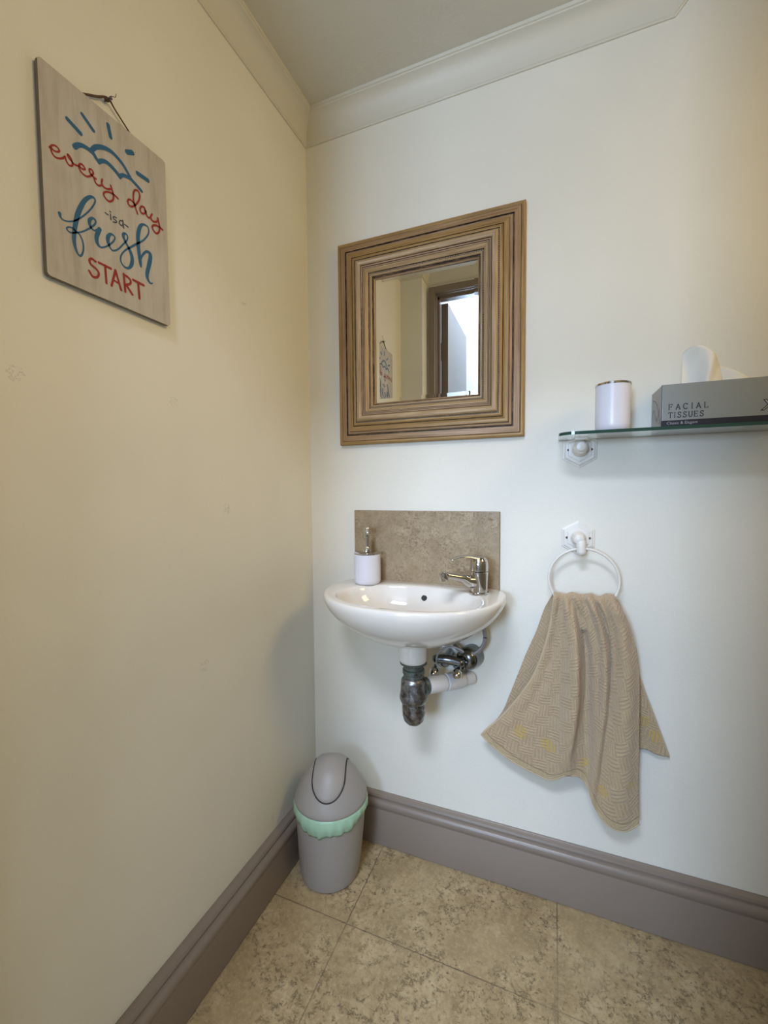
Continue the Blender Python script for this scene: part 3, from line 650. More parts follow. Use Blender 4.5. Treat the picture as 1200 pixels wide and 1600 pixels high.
# ================================================================== SPLASHBACK
bm = bmesh.new(); add_box(bm, (.1665, -.012, .872), (.6245, 0, 1.0985), .0012)
for f in bm.faces:
    if abs(f.normal.y) < .5: f.material_index = 1
tag(obj('splashback', bm, ['splash', 'splash_edge'], None, False), 'brown travertine splashback slab on the wall behind the basin', 'splashback')

# ================================================================== BASIN
SY = -.14
basin = thing('wash_basin', 'small white ceramic wall-hung basin with a tap hole on the right', 'basin', (.395, 0, .87))
NB = 128
def outl(th, t, cy=-.10):
    c_, s_ = cos(th), sin(th)
    if s_ < 0: x = .257*abs(c_)**(2/2.15)*(1 if c_ > 0 else -1); y = -.238*abs(s_)**(2/2.15)
    else: x = .257*abs(c_)**(2/4.0)*(1 if c_ > 0 else -1); x *= (1-.06*s_); y = .100*abs(s_)**(2/4.0)
    return x*t, y*t
def bowl(th, t):
    c_, s_ = cos(th), sin(th)
    return .199*t*abs(c_)**(2/2.1)*(1 if c_ > 0 else -1), (.114 if s_ < 0 else .138)*t*abs(s_)**(2/2.1)*(1 if s_ > 0 else -1)
rings = []
def ring_out(t, z, dz_tilt=0):
    r = []
    for i in range(NB):
        th = 2*pi*i/NB; x, y = outl(th, t)
        cy = -.10*(1 if t > .98 else 1)
        yy = -.10 + y
        if y > 0: yy = -.10 + .10*abs(sin(th))**(2/4.0)*min(1, t*1.0)    # stay near the wall
        else: yy = -.10 - (1-t)*.04 + y
        r.append(bm.verts.new((.395+x+(1-t)*.010, min(-.0005, yy), z)))
    return r
bm = bmesh.new()
for t, z in [(.18, .740), (.30, .742), (.45, .751), (.60, .767), (.72, .784), (.82, .802), (.90, .820), (.955, .838), (.985, .852), (.997, .861), (1.0, .867), (.997, .8725), (.988, .876), (.975, .8775)]: rings.append(ring_out(t, z))
BCX, BCY = .402, -.190
def ring_in(t, z):
    r = []
    for i in range(NB):
        x, y = bowl(2*pi*i/NB, t); r.append(bm.verts.new((BCX+x, BCY+y, z)))
    return r
for t, z in [(1.06, .8765), (1.02, .8755), (1.0, .873), (.985, .868), (.965, .858), (.93, .843), (.87, .824), (.76, .804), (.6, .790), (.4, .782), (.2, .778), (.10, .776)]: rings.append(ring_in(t, z))
for a, b in zip(rings, rings[1:]):
    for i in range(NB): bm.faces.new((a[i], a[(i+1) % NB], b[(i+1) % NB], b[i]))
bm.faces.new(rings[0]); bm.faces.new(rings[-1][::-1])
bs = obj('bowl', bm, 'ceramic', basin, True, 60)
# overflow hole on the back slope of the bowl
bm = bmesh.new()
ov = Vector((.4155, BCY+.138*.935, .8445)); lathe(bm, [(0, .0022), (.0078, .0022), (.0088, .0010), (.0088, -.003)], ov, (0, -.85, .52), 28); obj('overflow_hole', bm, 'black', basin)
bm = bmesh.new(); lathe(bm, [(.020, -.002), (.020, .003), (.017, .004), (.012, .002), (0, .0015)], (BCX, BCY, .7765), n=32); obj('drain_ring', bm, 'chrome', basin)
bm = bmesh.new(); lathe(bm, [(.0445, .066), (.043, .050), (.041, .010), (.0395, .004), (.036, 0), (.02, 0)], (.4060, SY, .684), n=40); obj('outlet_neck', bm, 'ceramic', basin)

# ================================================================== TAP
TX, TY, TZ = .5785, -.083, .8765
tap = thing('mixer_tap', 'chrome single-lever mixer tap standing on the right of the basin', 'tap', (TX, TY, TZ))
bm = bmesh.new(); lathe(bm, [(.0275, 0), (.0275, .004), (.026, .0055)], (TX, TY, TZ), n=40); obj('base_ring', bm, 'chrome', tap)
bm = bmesh.new(); lathe(bm, [(.0225, .0055), (.0225, .012), (.0230, .030), (.0240, .050), (.0245, .0605), (.0235, .0615)], (TX, TY, TZ), n=40)
dv = Vector((-.78, -.62, 0)).normalized()
sp = lambda d, z: tuple(Vector((TX, TY, TZ))+dv*d+Vector((0, 0, z)))
sweep(bm, [sp(.0, .030), sp(.03, .037), (.5405, -.115, TZ+.046), sp(.092, .056), sp(.102, .058)], [(.018, .021), (.0155, .0165), (.012, .0105), (.010, .0085), (.010, .0085)], n=20)
obj('body', bm, 'chrome', tap)
bm = bmesh.new(); c0 = Vector(sp(.106, .055)); lathe(bm, [(0, .013), (.006, .0125), (.0105, .009), (.0118, .002), (.0118, -.006), (.0108, -.012), (.009, -.013)], c0, (-.12, -.1, 1), 24); obj('spout_end', bm, 'chrome', tap)
bm = bmesh.new()
lathe(bm, [(.0243, .0635), (.0247, .070), (.0245, .082), (.0225, .093), (.017, .1005), (.008, .1035), (0, .104)], (TX, TY, TZ), n=40)
sweep(bm, [sp(-.010, .094), sp(.012, .099), sp(.035, .104), sp(.058, .1045), sp(.074, .1005), sp(.084, .0985)], [(.019, .008), (.0165, .0065), (.0125, .0042), (.0105, .0030), (.0095, .0030), (.0075, .0024)], n=20, round_ends=True)
obj('lever', bm, 'chrome', tap)

# ================================================================== SOAP DISPENSER
PX, PY, PZ = .2360, -.068, .8768
soap = thing('soap_dispenser', 'white soap dispenser with a chrome pump on the left of the basin', 'soap dispenser', (PX, PY, PZ))
bm = bmesh.new(); lathe(bm, [(.030, 0), (.036, .0012), (.0395, .005), (.0408, .012), (.0410, .030), (.0410, .0905), (.0400, .0915), (.010, .0915)], (PX, PY, PZ), n=56); obj('bottle', bm, 'lilac_white', soap)
bm = bmesh.new(); lathe(bm, [(.0405, .0915), (.0405, .0945), (.037, .0962), (.020, .0975), (.0145, .099), (.0135, .105), (.0125, .108), (.0085, .110), (.0075, .113)], (PX, PY, PZ), n=48); obj('collar', bm, 'chrome', soap)
bm = bmesh.new(); lathe(bm, [(.0065, .112), (.0065, .138), (.0085, .139), (.0085, .146), (.0072, .1475), (.0072, .152)], (PX, PY, PZ), n=28)
q = Vector((.45, -.9, 0)).normalized()
pp = Vector((PX, PY, PZ))
lathe(bm, [(.009, .150), (.0105, .1535), (.0105, .168), (.009, .172), (0, .173)], (PX, PY, PZ), n=28)
sweep(bm, [tuple(pp+q*.0+Vector((0, 0, .162))), tuple(pp+q*.018+Vector((0, 0, .1625))), tuple(pp+q*.036+Vector((0, 0, .159)))], [(.0072, .0065), (.0065, .006), (.0055, .005)], n=16, round_ends=True)
obj('pump', bm, 'chrome', soap)

# ================================================================== WASTE TRAP AND VALVES
tx, ty = .4068, SY
trap = thing('bottle_trap', 'corroded chrome bottle trap hanging under the basin', 'waste trap', (tx, ty, .505))
bm = bmesh.new(); lathe(bm, [(.0355, .684), (.038, .683), (.038, .679), (.031, .675), (.0265, .673), (.0265, .664), (.0305, .662), (.031, .652), (.028, .649), (.0285, .642), (.0255, .638)], (tx, ty, 0), n=32); obj('coupling_nut', bm, 'verdigris', trap)
bm = bmesh.new(); lathe(bm, [(.022, .642), (.027, .640), (.0335, .634), (.0350, .628), (.0365, .600), (.0395, .586), (.0400, .580), (.0370, .571), (.0345, .568), (.0325, .566)], (tx, ty, 0), n=40); obj('trap_body', bm, 'trap', trap)
bm = bmesh.new(); lathe(bm, [(.0325, .567), (.0325, .545), (.0315, .530), (.028, .516), (.020, .507), (.010, .5035), (0, .503)], (tx, ty, 0), n=40); obj('trap_cup', bm, 'trap', trap)
bm = bmesh.new(); lathe(bm, [(.024, 0), (.024, .012), (.0225, .014)], (tx+.024, ty+.010, .6105), (.66, .75, -.05), 28); obj('side_outlet', bm, 'verdigris', trap)
pipe = thing('waste_pipe', 'white plastic waste pipe running from the trap to the wall', 'pipe', (.50, 0, .6))
a = Vector((tx+.032, ty+.018, .6105)); b = Vector((.545, -.001, .600)); d = (b-a).normalized(); ln = (b-a).length
bm = bmesh.new(); lathe(bm, [(.0195, 0), (.0195, ln)], a, d, 32); obj('pipe', bm, 'plastic_white', pipe)
bm = bmesh.new(); lathe(bm, [(.0195, .004), (.0235, .005), (.0235, .060), (.0195, .062)], a, d, 32); lathe(bm, [(.0195, .066), (.0245, .067), (.0245, .120), (.022, .128), (.0195, .130)], a, d, 32); obj('pipe_socket', bm, 'plastic_white', pipe)

val = thing('isolation_valves', 'pair of dark chrome isolation valves on the wall under the basin', 'valve', (.52, 0, .65))
bm = bmesh.new()
lathe(bm, [(.034, 0), (.034, .004), (.0335, .030), (.0325, .040), (.028, .050), (.020, .056), (.010, .058), (0, .0585)], (.548, 0, .669), (-.30, -1, 0.0), 36)
obj('escutcheon', bm, 'dark_chrome', val)
bm = bmesh.new()
lathe(bm, [(.015, 0), (.015, .030), (.018, .031), (.018, .044), (.013, .046), (.013, .060)], (.535, -.02, .662), (-.35, -1, -.05), 6)
lathe(bm, [(.012, 0), (.012, .06), (.017, .061), (.017, .075), (.012, .077)], (.480, 0, .668), (0, -1, 0), 24)
sweep(bm, [(.455, -.075, .672), (.49, -.072, .674), (.525, -.070, .668)], [(.012, .012), (.014, .014), (.012, .012)], n=16, round_ends=True)
obj('valve_body', bm, 'dark_chrome', val)
for k_, (kx, kz) in enumerate(((.4500, .646), (.5175, .651))):
    bm = bmesh.new(); lathe(bm, [(.006, -.012), (.007, 0), (.0125, .002), (.0135, .006), (.0135, .016), (.011, .022), (.005, .0245), (0, .025)], (kx, -.075, kz-.004), (0.05, -.75, -.62), 28); obj('valve_knob', bm, 'chrome', val)
bm = bmesh.new(); sweep(bm, [(.500, -.03, .705)]+[(p[0], p[1], p[2]) for p in HOSE], .0062, n=14)
tag(obj('flexible_hose', bm, 'hose'), 'grey flexible hose looping up behind the right of the basin', 'hose')
bm = bmesh.new(); sweep(bm, [(.470, -.082, .650), (.459, -.085, .662), (.462, -.085, .690), (.478, -.08, .706), (.503, -.07, .712), (.530, -.06, .70)], .003, n=10)
obj('supply_pipe', bm, 'hose', val)

# ================================================================== GLASS SHELF
SZ = 1.2925
shelf = thing('glass_shelf', 'clear glass shelf with a green edge on a hexagonal cream bracket', 'shelf', (.83, 0, SZ))
def slab_outline(inset=0):
    r = .035; x0, y1, x1, y0 = .776, -.128, 1.42, -.004
    p = [(x1, y0), (x0+.004, y0), (x0, y0-.004)]
    for i in range(9):
        a = radians(180+90*i/8); p.append((x0+r+r*cos(a), y1+r+r*sin(a)))
    for i in range(9):
        a = radians(270+90*i/8); p.append((x1-r+r*cos(a), y1+r+r*sin(a)))
    return p
bm = bmesh.new(); fs = add_prism(bm, slab_outline(), 'z', SZ, SZ+.0075)
for f in fs:
    if abs(f.normal.z) < .5 and len(f.verts) == 4: f.material_index = 1
bm.normal_update()
for f in bm.faces: f.material_index = 0 if abs(f.normal.z) > .5 else 1
obj('glass_plate', bm, ['glass', 'glass_edge'], shelf, False)
def hexplate(bm, cx, cz, s=1.0, y0=0.0):
    """stepped hexagonal wall plate, point up"""
    rr = [(0, 0), (0, .5), (1.6, 3.6), (4.2, 3.9), (6.0, 5.6), (9.5, 6.2), (11.5, 7.8), (14, 8.4)]
    prev = None; R0 = .047*s
    for ins, h in [(0, 0), (0, 1.5), (.0012, 3.2), (.0055, 3.8), (.0068, 6.2), (.0095, 6.8), (.0160, 7.0), (.0175, 8.4), (.021, 8.6)]:
        r = R0-ins
        cur = [bm.verts.new((cx+r*sin(pi/3*i)*1.0, y0-h/1000, cz+r*cos(pi/3*i)*1.0)) for i in range(6)]
        if prev:
            for i in range(6): bm.faces.new((prev[i], prev[(i+1) % 6], cur[(i+1) % 6], cur[i]))
        prev = cur
    bm.faces.new(prev)
def screws(cx, cz, parent):
    for s_ in (-1, 1):
        bm = bmesh.new(); lathe(bm, [(.0032, 0), (.0032, .0012), (.0022, .0016), (0, .0010)], (cx+s_*.0278, -.0068, cz), (0, -1, 0), 16); obj('screw', bm, 'twine', parent)
hx, hz = .8295, 1.2655
bk = bmesh.new(); hexplate(bk, hx, hz, 1.03); bkt = obj('wall_plate', bk, 'cream_metal', shelf, False); screws(hx, hz, bkt)
bm = bmesh.new()
lathe(bm, [(.020, .008), (.018, .014), (.0165, .030), (.0150, .036), (.0150, .052), (.013, .056)], (hx, 0, hz), (0, -1, .0), 32)
lathe(bm, [(.0150, .030), (.0165, .036), (.0170, .050), (.0150, .058), (.0105, .063), (0, .065)], (hx, 0, hz+.004), (0, -1, 0), 32)
add_box(bm, (hx-.0155, -.072, SZ-.0075), (hx+.0155, -.020, SZ-.0003), .002)
obj('bracket_arm', bm, 'cream_metal', shelf)
hx2 = 1.34
bk = bmesh.new(); hexplate(bk, hx2, hz, 1.03); bkt = obj('wall_plate', bk, 'cream_metal', shelf, False); screws(hx2, hz, bkt)
bm = bmesh.new()
lathe(bm, [(.020, .008), (.018, .014), (.0165, .030), (.0150, .052), (.013, .056)], (hx2, 0, hz), (0, -1, .0), 32); add_box(bm, (hx2-.0155, -.072, SZ-.0075), (hx2+.0155, -.020, SZ-.0003), .002)
obj('bracket_arm', bm, 'cream_metal', shelf)

# ================================================================== TUMBLER
cx_, cy_, cz_ = .8965, -.082, SZ+.0078
cup = thing('tumbler', 'white toothbrush tumbler with a chrome rim on the glass shelf', 'cup', (cx_, cy_, cz_))
bm = bmesh.new(); lathe(bm, [(.028, 0), (.034, .0015), (.0372, .006), (.0383, .014), (.0385, .040), (.0385, .1085), (.0355, .1085), (.0355, .010), (0, .006)], (cx_, cy_, cz_), n=56, caps=True); obj('cup_body', bm, 'lilac_white', cup)
bm = bmesh.new(); lathe(bm, [(.0392, .1080), (.0392, .1125), (.0375, .1135), (.0352, .1130), (.0352, .1080)], (cx_, cy_, cz_), n=56, caps=False); obj('rim', bm, 'chrome', cup)

# ================================================================== TISSUE BOX
bx0, bx1, by0, by1, bz0, bz1 = .9905, 1.235, -.1185, -.010, SZ+.0078, SZ+.1015
tb = thing('tissue_box', 'silver and black cardboard tissue box on the glass shelf', 'tissue box', ((bx0+bx1)/2, (by0+by1)/2, bz0))
bm = bmesh.new(); add_box(bm, (bx0, by0, bz0), (bx1, by1, bz1), .0008)
bm.normal_update()
for f in bm.faces: f.material_index = 1 if f.normal.x < -.8 else 0
carton = obj('carton', bm, ['silver_card', 'grey_card'], tb, False)
bm = bmesh.new(); add_box(bm, (bx0-.0002, by0-.0003, bz0), (bx1+.0002, by0+.001, bz0+.0135)); obj('black_band', bm, 'black_card', tb, False)
bm = bmesh.new(); add_box(bm, (bx0-.0003, by0-.0002, bz0), (bx0+.0005, by0+.0035, bz1-.0005))
add_stroke(bm, [(by0+.018, bz0+.045, .0008), (by0+.05, bz0+.020, .0008), (by0+.078, bz0+.050, .0008), (by0+.10, bz0+.03, .0008)], bx0-.0004)
add_stroke(bm, [(by0+.010, bz0+.008, .0008), (by0+.05, bz0+.06, .0008), (by0+.09, bz0+.075, .0008)], bx0-.0004)
obj('end_panel_print', bm, 'ink', tb, False)
# serif capitals, drawn as strokes in a 1 x 1 cell
GL = {
 'F': ([(.15, 0), (.15, 1)], [(.15, 1), (.8, 1)], [(.15, .52), (.62, .52)], [(.02, 0), (.32, 0)], [(.02, 1), (.15, 1)], [(.8, 1), (.8, .82)], [(.62, .62), (.62, .42)]),
 'A': ([(.08, 0), (.5, 1)], [(.5, 1), (.92, 0)], [(.24, .36), (.76, .36)], [(-.04, 0), (.22, 0)], [(.76, 0), (1.04, 0)]),
 'C': ([(.88, .80), (.70, .97), (.45, 1), (.18, .85), (.06, .5), (.18, .15), (.45, 0), (.70, .03), (.90, .2)], [(.88, 1), (.88, .76)]),
 'I': ([(.5, 0), (.5, 1)], [(.34, 0), (.66, 0)], [(.34, 1), (.66, 1)]),
 'L': ([(.2, 0), (.2, 1)], [(.06, 1), (.36, 1)], [(.06, 0), (.85, 0)], [(.85, 0), (.85, .2)]),
 'T': ([(.5, 0), (.5, 1)], [(.05, 1), (.95, 1)], [(.05, 1), (.05, .8)], [(.95, 1), (.95, .8)], [(.34, 0), (.66, 0)]),
 'S': ([(.80, .80), (.65, .97), (.42, 1), (.22, .86), (.25, .64), (.5, .52), (.78, .36), (.80, .15), (.55, 0), (.32, .02), (.14, .2)], [(.80, 1), (.80, .74)], [(.14, .26), (.14, 0)]),
 'U': ([(.15, 1), (.15, .35), (.27, .08), (.5, 0), (.74, .08), (.85, .35), (.85, 1)], [(.0, 1), (.3, 1)], [(.72, 1), (.98, 1)]),
 'E': ([(.15, 0), (.15, 1)], [(.02, 1), (.78, 1)], [(.15, .52), (.6, .52)], [(.02, 0), (.82, 0)], [(.78, 1), (.78, .82)], [(.82, 0), (.82, .2)], [(.6, .62), (.6, .42)])}
def letters(word, x0, z0, w, h, gap, thick, y):
    bm = bmesh.new(); x = x0; n_ = 0
    for ch in word:
        ww = w*(.55 if ch == 'I' else 1)
        for s_ in GL[ch]:
            pts = [(x+ (p[0] if ch != 'I' else (p[0]-.5)*1.6+.5)*ww, z0+p[1]*h, thick*(1 if len(s_) > 2 or abs(s_[0][0]-s_[1][0]) < .3 or ch == 'A' else .6)) for p in s_]
            add_stroke(bm, pts, y-n_*.00001, plane='y', cap=False, k=4); n_ += 1
        x += ww+gap
    return bm
yy = by0-.0005
obj('lettering', letters('FACIAL', 1.003, 1.3375, .0090, .0118, .0050, .00085, yy), 'ink', tb, False)
obj('lettering', letters('TISSUES', 1.0030, 1.3195, .0084, .0118, .0020, .00085, yy), 'ink', tb, False)
def text_mesh(name, s, loc, size, m_, parent, off=0.0, shear=0.0):
    cu = bpy.data.curves.new(name, 'FONT'); cu.body = s; cu.size = size; cu.offset = off; cu.shear = shear
    t = bpy.data.objects.new('tmp', cu); C.objects.link(t); bpy.context.view_layer.update()
    me = bpy.data.meshes.new_from_object(t.evaluated_get(bpy.context.evaluated_depsgraph_get())); bpy.data.objects.remove(t)
    me.transform(Matrix.Translation(loc) @ Matrix.Rotation(radians(90), 4, 'X')); me.materials.clear(); me.materials.append(M[m_])
    o = bpy.data.objects.new(name, me); C.objects.link(o); o.parent = parent; o.matrix_parent_inverse = Matrix.Translation(-Vector(parent.location)); return o
text_mesh('small_lettering', 'Classic & Elegant', (1.0005, by0-.0007, bz0+.0045), .0085, 'grey_ink', tb)
text_mesh('logo_outline', 'X', (1.1700, by0-.0006, 1.3245), .031, 'ink', tb, off=.0012, shear=.15)
text_mesh('logo_fill', 'X', (1.1700, by0-.0009, 1.3245), .031, 'grey_card', tb, off=-.0004, shear=.15)
# pulled tissue: folded sheet rising out of the slot
bm = bmesh.new()
NU, NV = 22, 16
topc = [(1.043, 1.478), (1.050, 1.4845), (1.062, 1.4885), (1.075, 1.4870), (1.090, 1.4760), (1.106, 1.4600), (1.118, 1.4400), (1.123, 1.4130)]
def poly_at(pts, t):
    x = t*(len(pts)-1); i = min(int(x), len(pts)-2); f = x-i; return tuple(a+(b-a)*f for a, b in zip(pts[i], pts[i+1]))
G = []
for j in range(NV+1):
    row = []
    for i in range(NU+1):
        u, v = i/NU, j/NV
        tx_, tz_ = poly_at(topc, u)
        bx_, bz_ = 1.0395+.078*u, bz1-.006
        y = -.060 + .012*sin(u*7+v*1.5)*(.35+v*.65) + .010*v*(u-.3) - .012*max(0, 1-abs(u-.55-.1*v)*6)
        row.append(bm.verts.new((bx_+(tx_-bx_)*v, y, bz_+(tz_-bz_)*v)))
    G.append(row)
for j in range(NV):
    for i in range(NU): bm.faces.new((G[j][i], G[j][i+1], G[j+1][i+1], G[j+1][i]))
G = []
for j in range(9):
    row = []
    for i in range(11):
        u, v = i/10, j/8
        tx_, tz_ = poly_at([(1.100, 1.452), (1.125, 1.447), (1.150, 1.430), (1.178, 1.410)], u)
        bx_, bz_ = 1.09+.086*u, bz1-.006
        row.append(bm.verts.new((bx_+(tx_-bx_)*v, -.040+.006*sin(u*6)+.008*v, bz_+(tz_-bz_)*v)))
    G.append(row)
for j in range(8):
    for i in range(10): bm.faces.new((G[j][i], G[j][i+1], G[j+1][i+1], G[j+1][i]))
ts = obj('tissue', bm, 'tissue', None, True, 80)
md = ts.modifiers.new('thick', 'SOLIDIFY'); md.thickness = .0008
tag(ts, 'white paper tissue sticking up out of the silver tissue box', 'tissue')

# ================================================================== TOWEL RING
rx_, rz_ = .8285, 1.0305
ringt = thing('towel_ring', 'cream towel ring with a hexagonal wall plate, right of the basin', 'towel ring', (rx_, 0, rz_))
bk = bmesh.new(); hexplate(bk, rx_, rz_); pl = obj('wall_plate', bk, 'cream_metal', ringt, False); screws(rx_, rz_, pl)
bm = bmesh.new()
lathe(bm, [(.019, .008), (.0175, .014), (.0150, .030), (.0150, .044), (.012, .050), (.006, .0525), (0, .053)], (rx_, 0, rz_), (0, -1, 0), 32)
sweep(bm, [(rx_+.002, -.038, rz_+.002), (rx_+.005, -.045, rz_-.014), (rx_+.006, -.047, rz_-.032)], [(.0125, .0115), (.0118, .011), (.0112, .0105)], n=24, up=(0, 1, 0), round_ends=True)
obj('holder_post', bm, 'cream_metal', ringt)
RCX, RCZ, RR = .8400, .9255, .0835
bm = bmesh.new(); nn = 72
sweep(bm, [(RCX+RR*cos(2*pi*i/nn), -.046+.004*sin(2*pi*i/nn), RCZ+RR*.97*sin(2*pi*i/nn)) for i in range(nn)], [(.0034, .0034)]*nn, n=12, up=(0, 1, 0), closed=True)
obj('hoop', bm, 'cream_metal', ringt)

# ================================================================== TOWEL
def arc_param(pts):
    d = [0]
    for a, b in zip(pts, pts[1:]): d.append(d[-1]+(Vector(b)-Vector(a)).length)
    return [x/d[-1] for x in d]
def at(pts, par, t):
    for i in range(len(par)-1):
        if t <= par[i+1] or i == len(par)-2:
            f = (t-par[i])/(par[i+1]-par[i]) if par[i+1] > par[i] else 0
            f = max(0, min(1, f)); return Vector(pts[i]).lerp(Vector(pts[i+1]), f)
def smooth_line(pts): return [tuple(v) for v in catmull(pts, 5)]
def coons(Lp, Rp, Bp, Tp, nu, nv):
    Lp, Rp, Bp, Tp = map(smooth_line, (Lp, Rp, Bp, Tp)); la, ra, ba, ta = map(arc_param, (Lp, Rp, Bp, Tp))
    g = []
    for j in range(nv+1):
        v = j/nv; row = []
        for i in range(nu+1):
            u = i/nu
            l, r, b, t = at(Lp, la, v), at(Rp, ra, v), at(Bp, ba, u), at(Tp, ta, u)
            p = l*(1-u)+r*u + t*(1-v)+b*v - (Vector(Tp[0])*(1-u)*(1-v)+Vector(Tp[-1])*u*(1-v)+Vector(Bp[0])*(1-u)*v+Vector(Bp[-1])*u*v)
            row.append(p)
        g.append(row)
    return g
def bumpf(x, c, w): 
    d = abs(x-c)/w
    return 0 if d >= 1 else (cos(pi*d)+1)/2
TOP = [TOWEL_L[0], (.785, -.05, .8775), (.800, -.05, .8760), (.818, -.05, .8815), (.838, -.05, .8775), (.856, -.05, .8825), (.875, -.05, .8760), (.895, -.05, .8840), TOWEL_R[0]]
NU, NV = 130, 120
TOWEL_B = [(p[0], p[1], p[2]+.004) for p in TOWEL_B]; TOWEL_L[-1] = TOWEL_B[0]; TOWEL_R[-1] = TOWEL_B[-1]
front = coons(TOWEL_L, TOWEL_R, TOWEL_B, TOP, NU, NV)
def gold_at(p):
    g = 0
    for gx, gz, r in GOLD:
        d = sqrt((p.x-gx)**2+(p.z-gz)**2); g = max(g, 1-d/(r*1.6))
    return max(0, g)
for j, row in enumerate(front):
    v = j/NV
    for i, p in enumerate(row):
        u = i/NU
        wob = .03*sin(v*5)
        h = 0
        # sharp-edged ridge left of centre, deep valley to its right, then two broad ridges
        ur = .25+.27*v; gr = min(1, v*2.2+.2)
        d_ = u-ur
        h += .042*gr*((cos(pi*min(1, abs(d_)/(.17 if d_ < 0 else .055)))+1)/2)
        h -= .028*bumpf(u, ur+.105, .075)*min(1, v*3+.2)*(1-.5*max(0, v-.6))
        h += .020*bumpf(u, .58+.12*v, .07)*(1-.3*v)
        h -= .011*bumpf(u, .70+.06*v, .045)*max(0, 1-v)
        h += .020*bumpf(u, .88, .12)
        h -= .013*bumpf(u, .06+.06*v, .07)*min(1, v*4)*max(0, 1-v*.8)
        # pinched gathers near the ring
        tp = max(0, 1-v*5)
        h += tp*(.007*sin(u*2*pi*5.5+1)+.003*sin(u*2*pi*11))
        h -= .010*max(0, u-.93)/.07*v
        h -= .006*max(0, .06-u)/.06
        h += .0012*sin(u*40+v*9)*sin(v*31+u*5)
        h *= 1-.6*v**4
        p.y = -(.062-.006*v+h)
        p.y = min(p.y, -.0545 if v < .16 else -.036)
        if v < .06: p.y = p.y*(v/.06)+(-.060-.005*sin(u*2*pi*5.5+1))*(1-v/.06)
back = coons(BACK_L, BACK_R, BACK_B, [(p[0], p[1], p[2]-.005) for p in TOP], NU, 90)
for j, row in enumerate(back):
    v = j/90
    for i, p in enumerate(row):
        u = i/NU
        p.y = -(.020+.006*sin(u*9+v*2)*v+.004*sin(v*5))
        if u > .9: p.y -= .006*sin((u-.9)/.1*pi)*v
        if u < .25: p.y -= .012*(1-u/.25)*v
        if v < .08: p.y -= .006*(1-v/.08)
bm = bmesh.new(); uvl = bm.loops.layers.uv.new('UVMap'); gl = bm.verts.layers.float.new('gold')
rowsV = []; rowsUV = []
for j in range(90, -1, -1): rowsV.append([bm.verts.new(p) for p in back[j]]); rowsUV.append(-.42*j/90*1.0)
for k_ in range(1, 6):   # over the ring
    f = k_/6; a = back[0]; b = front[0]
    rowsV.append([bm.verts.new(a[i].lerp(b[i], f)+Vector((0, 0, .011*sin(pi*f)))) for i in range(NU+1)]); rowsUV.append(.04*f)
for j in range(NV+1): rowsV.append([bm.verts.new(p) for p in front[j]]); rowsUV.append(.05+.46*j/NV)
for r in rowsV:
    for v in r: v[gl] = gold_at(v.co)
for a in range(len(rowsV)-1):
    for i in range(NU):
        f = bm.faces.new((rowsV[a][i], rowsV[a][i+1], rowsV[a+1][i+1], rowsV[a+1][i]))
        vv = [(i, a), (i+1, a), (i+1, a+1), (i, a+1)]
        for l, (ii, aa) in zip(f.loops, vv): l[uvl].uv = (ii/NU*.38, rowsUV[aa])
towel = obj('hand_towel', bm, 'towel', None, True, 180)
md = towel.modifiers.new('thick', 'SOLIDIFY'); md.thickness = .0035; md.offset = 0
tag(towel, 'beige patterned hand towel with gold stitching, draped through the towel ring', 'towel')
bm = bmesh.new()
sweep(bm, [tuple(front[j][0]) for j in range(0, NV+1, 6)], .0034, n=8, k=3, round_ends=True)
sweep(bm, [tuple(front[NV][i]) for i in range(0, NU+1, 5)], .0026, n=8, k=3, round_ends=True)
sweep(bm, [tuple(back[j][NU]) for j in range(0, 91, 6)], .0024, n=8, k=3, round_ends=True)
obj('hem', bm, 'hem', towel)

# ================================================================== WASTE BIN
bxc, byc = .1475, -.157
binn = thing('waste_bin', 'small taupe plastic swing-lid bin in the corner on the floor', 'bin', (bxc, byc, 0))
bcl = (.1405, -.157)
bm = bmesh.new(); n = 64; prv = None
body = [(.070, .0005), (.082, .0015), (.0875, .006), (.0895, .014), (.092, .03), (.0965, .08), (.1005, .14), (.1035, .195), (.1055, .2385), (.1015, .2385)]
for r, z in body:
    t = min(1, z/.24); cx0 = bcl[0]+(bxc-bcl[0])*t
    cur = [bm.verts.new((cx0+r*cos(2*pi*i/n), byc+r*sin(2*pi*i/n), z)) for i in range(n)]
    if prv:
        for i in range(n): bm.faces.new((prv[i], prv[(i+1) % n], cur[(i+1) % n], cur[i]))
    else: bm.faces.new(cur[::-1])
    prv = cur
bm.faces.new(prv)
obj('bin_body', bm, 'bin', binn)
LID = [(.1085, .2395), (.1093, .243), (.1085, .249), (.1035, .2605), (.0960, .2765), (.0850, .2955), (.0700, .3165), (.0530, .3345), (.0360, .3465), (.0180, .3530), (0, .3550)]
def lidz(r):
    for (r0, z0), (r1, z1) in zip(LID[2:], LID[3:]):
        if r1 <= r <= r0: return z0+(z1-z0)*(r0-r)/(r0-r1)
    return LID[2][1] if r > LID[2][0] else .355
bm = bmesh.new(); lathe(bm, LID, (bxc, byc, 0), n=96); obj('lid', bm, 'bin', binn, True, 50)
ax = Vector((.36, -.93)).normalized(); ac = Vector((-ax.y, ax.x))
def lidpt(u, v, off):
    p = ac*u+ax*v; r = p.length
    return (bxc+p.x, byc+p.y, lidz(min(r, .108))+off)
W_, VC, VB = .048, .046, -.070
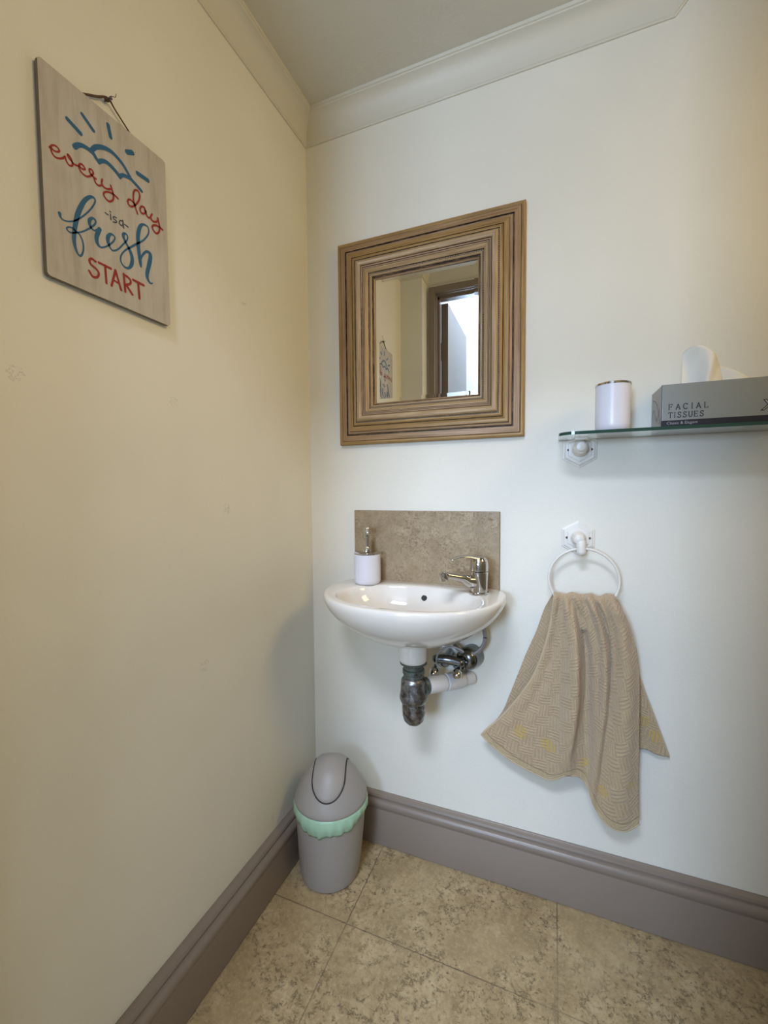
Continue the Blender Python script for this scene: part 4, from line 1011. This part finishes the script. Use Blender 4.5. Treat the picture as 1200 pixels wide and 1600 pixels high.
def flap_edge(k, w, scale=1.0):
    """U outline"""
    pts = [(-w, VB+(VC-VB)*i/14) for i in range(15)]
    pts += [(-w*cos(pi*i/24), VC+w*sin(pi*i/24)) for i in range(1, 24)]
    pts += [(w, VC-(VC-VB)*i/14) for i in range(15)]
    return pts
fe = flap_edge(0, W_-.0016)
bm = bmesh.new()
rowsF = []
for s_, off in ((1.0, -.001), (1.0, .0022), (.97, .0034), (.85, .0040), (.6, .0046), (.3, .0050), (.05, .0052)):
    rowsF.append([bm.verts.new(lidpt(p[0]*s_, (p[1]-.0)*s_ , off)) for p in fe])
for a, b in zip(rowsF, rowsF[1:]):
    for i in range(len(fe)): bm.faces.new((a[i], a[(i+1) % len(fe)], b[(i+1) % len(fe)], b[i]))
bm.faces.new(rowsF[-1])
flap = obj('swing_flap', bm, 'bin', binn, True, 50)
bm = bmesh.new(); fe2 = flap_edge(0, W_)
prev = None
sweep(bm, [lidpt(p[0], p[1], .0008) for p in fe2], .0019, n=8, k=2)
obj('flap_gap', bm, 'seam', binn)
# liner overhanging the rim
bm = bmesh.new(); n = 120; prv = None
def low(a):  # how far the liner hangs down at angle a
    f = radians(-80)
    d = abs((a-f+pi) % (2*pi)-pi)
    return .030+.022*max(0, cos(d*1.1))+.003*sin(a*7)+.0016*sin(a*13+1)
for j in range(9):
    v = j/8; cur = []
    for i in range(n):
        a = 2*pi*i/n; w = .0016*sin(a*23+v*2)+.0013*sin(a*41-v*4)+.0008*sin(a*9)
        r = .1075+.0052*sin(pi*min(1, v*1.05))+w*(.3+v)*.9 - .002*v
        z = .2390 - low(a)*v
        cur.append(bm.verts.new((bxc+r*cos(a), byc+r*sin(a), z)))
    if prv:
        for i in range(n): bm.faces.new((prv[i], prv[(i+1) % n], cur[(i+1) % n], cur[i]))
    prv = cur
ln_ = obj('bin_liner', bm, 'liner', None, True, 180)
md = ln_.modifiers.new('thick', 'SOLIDIFY'); md.thickness = .0006
tag(ln_, 'pale green bin bag edge folded over the rim of the taupe bin', 'bin bag')
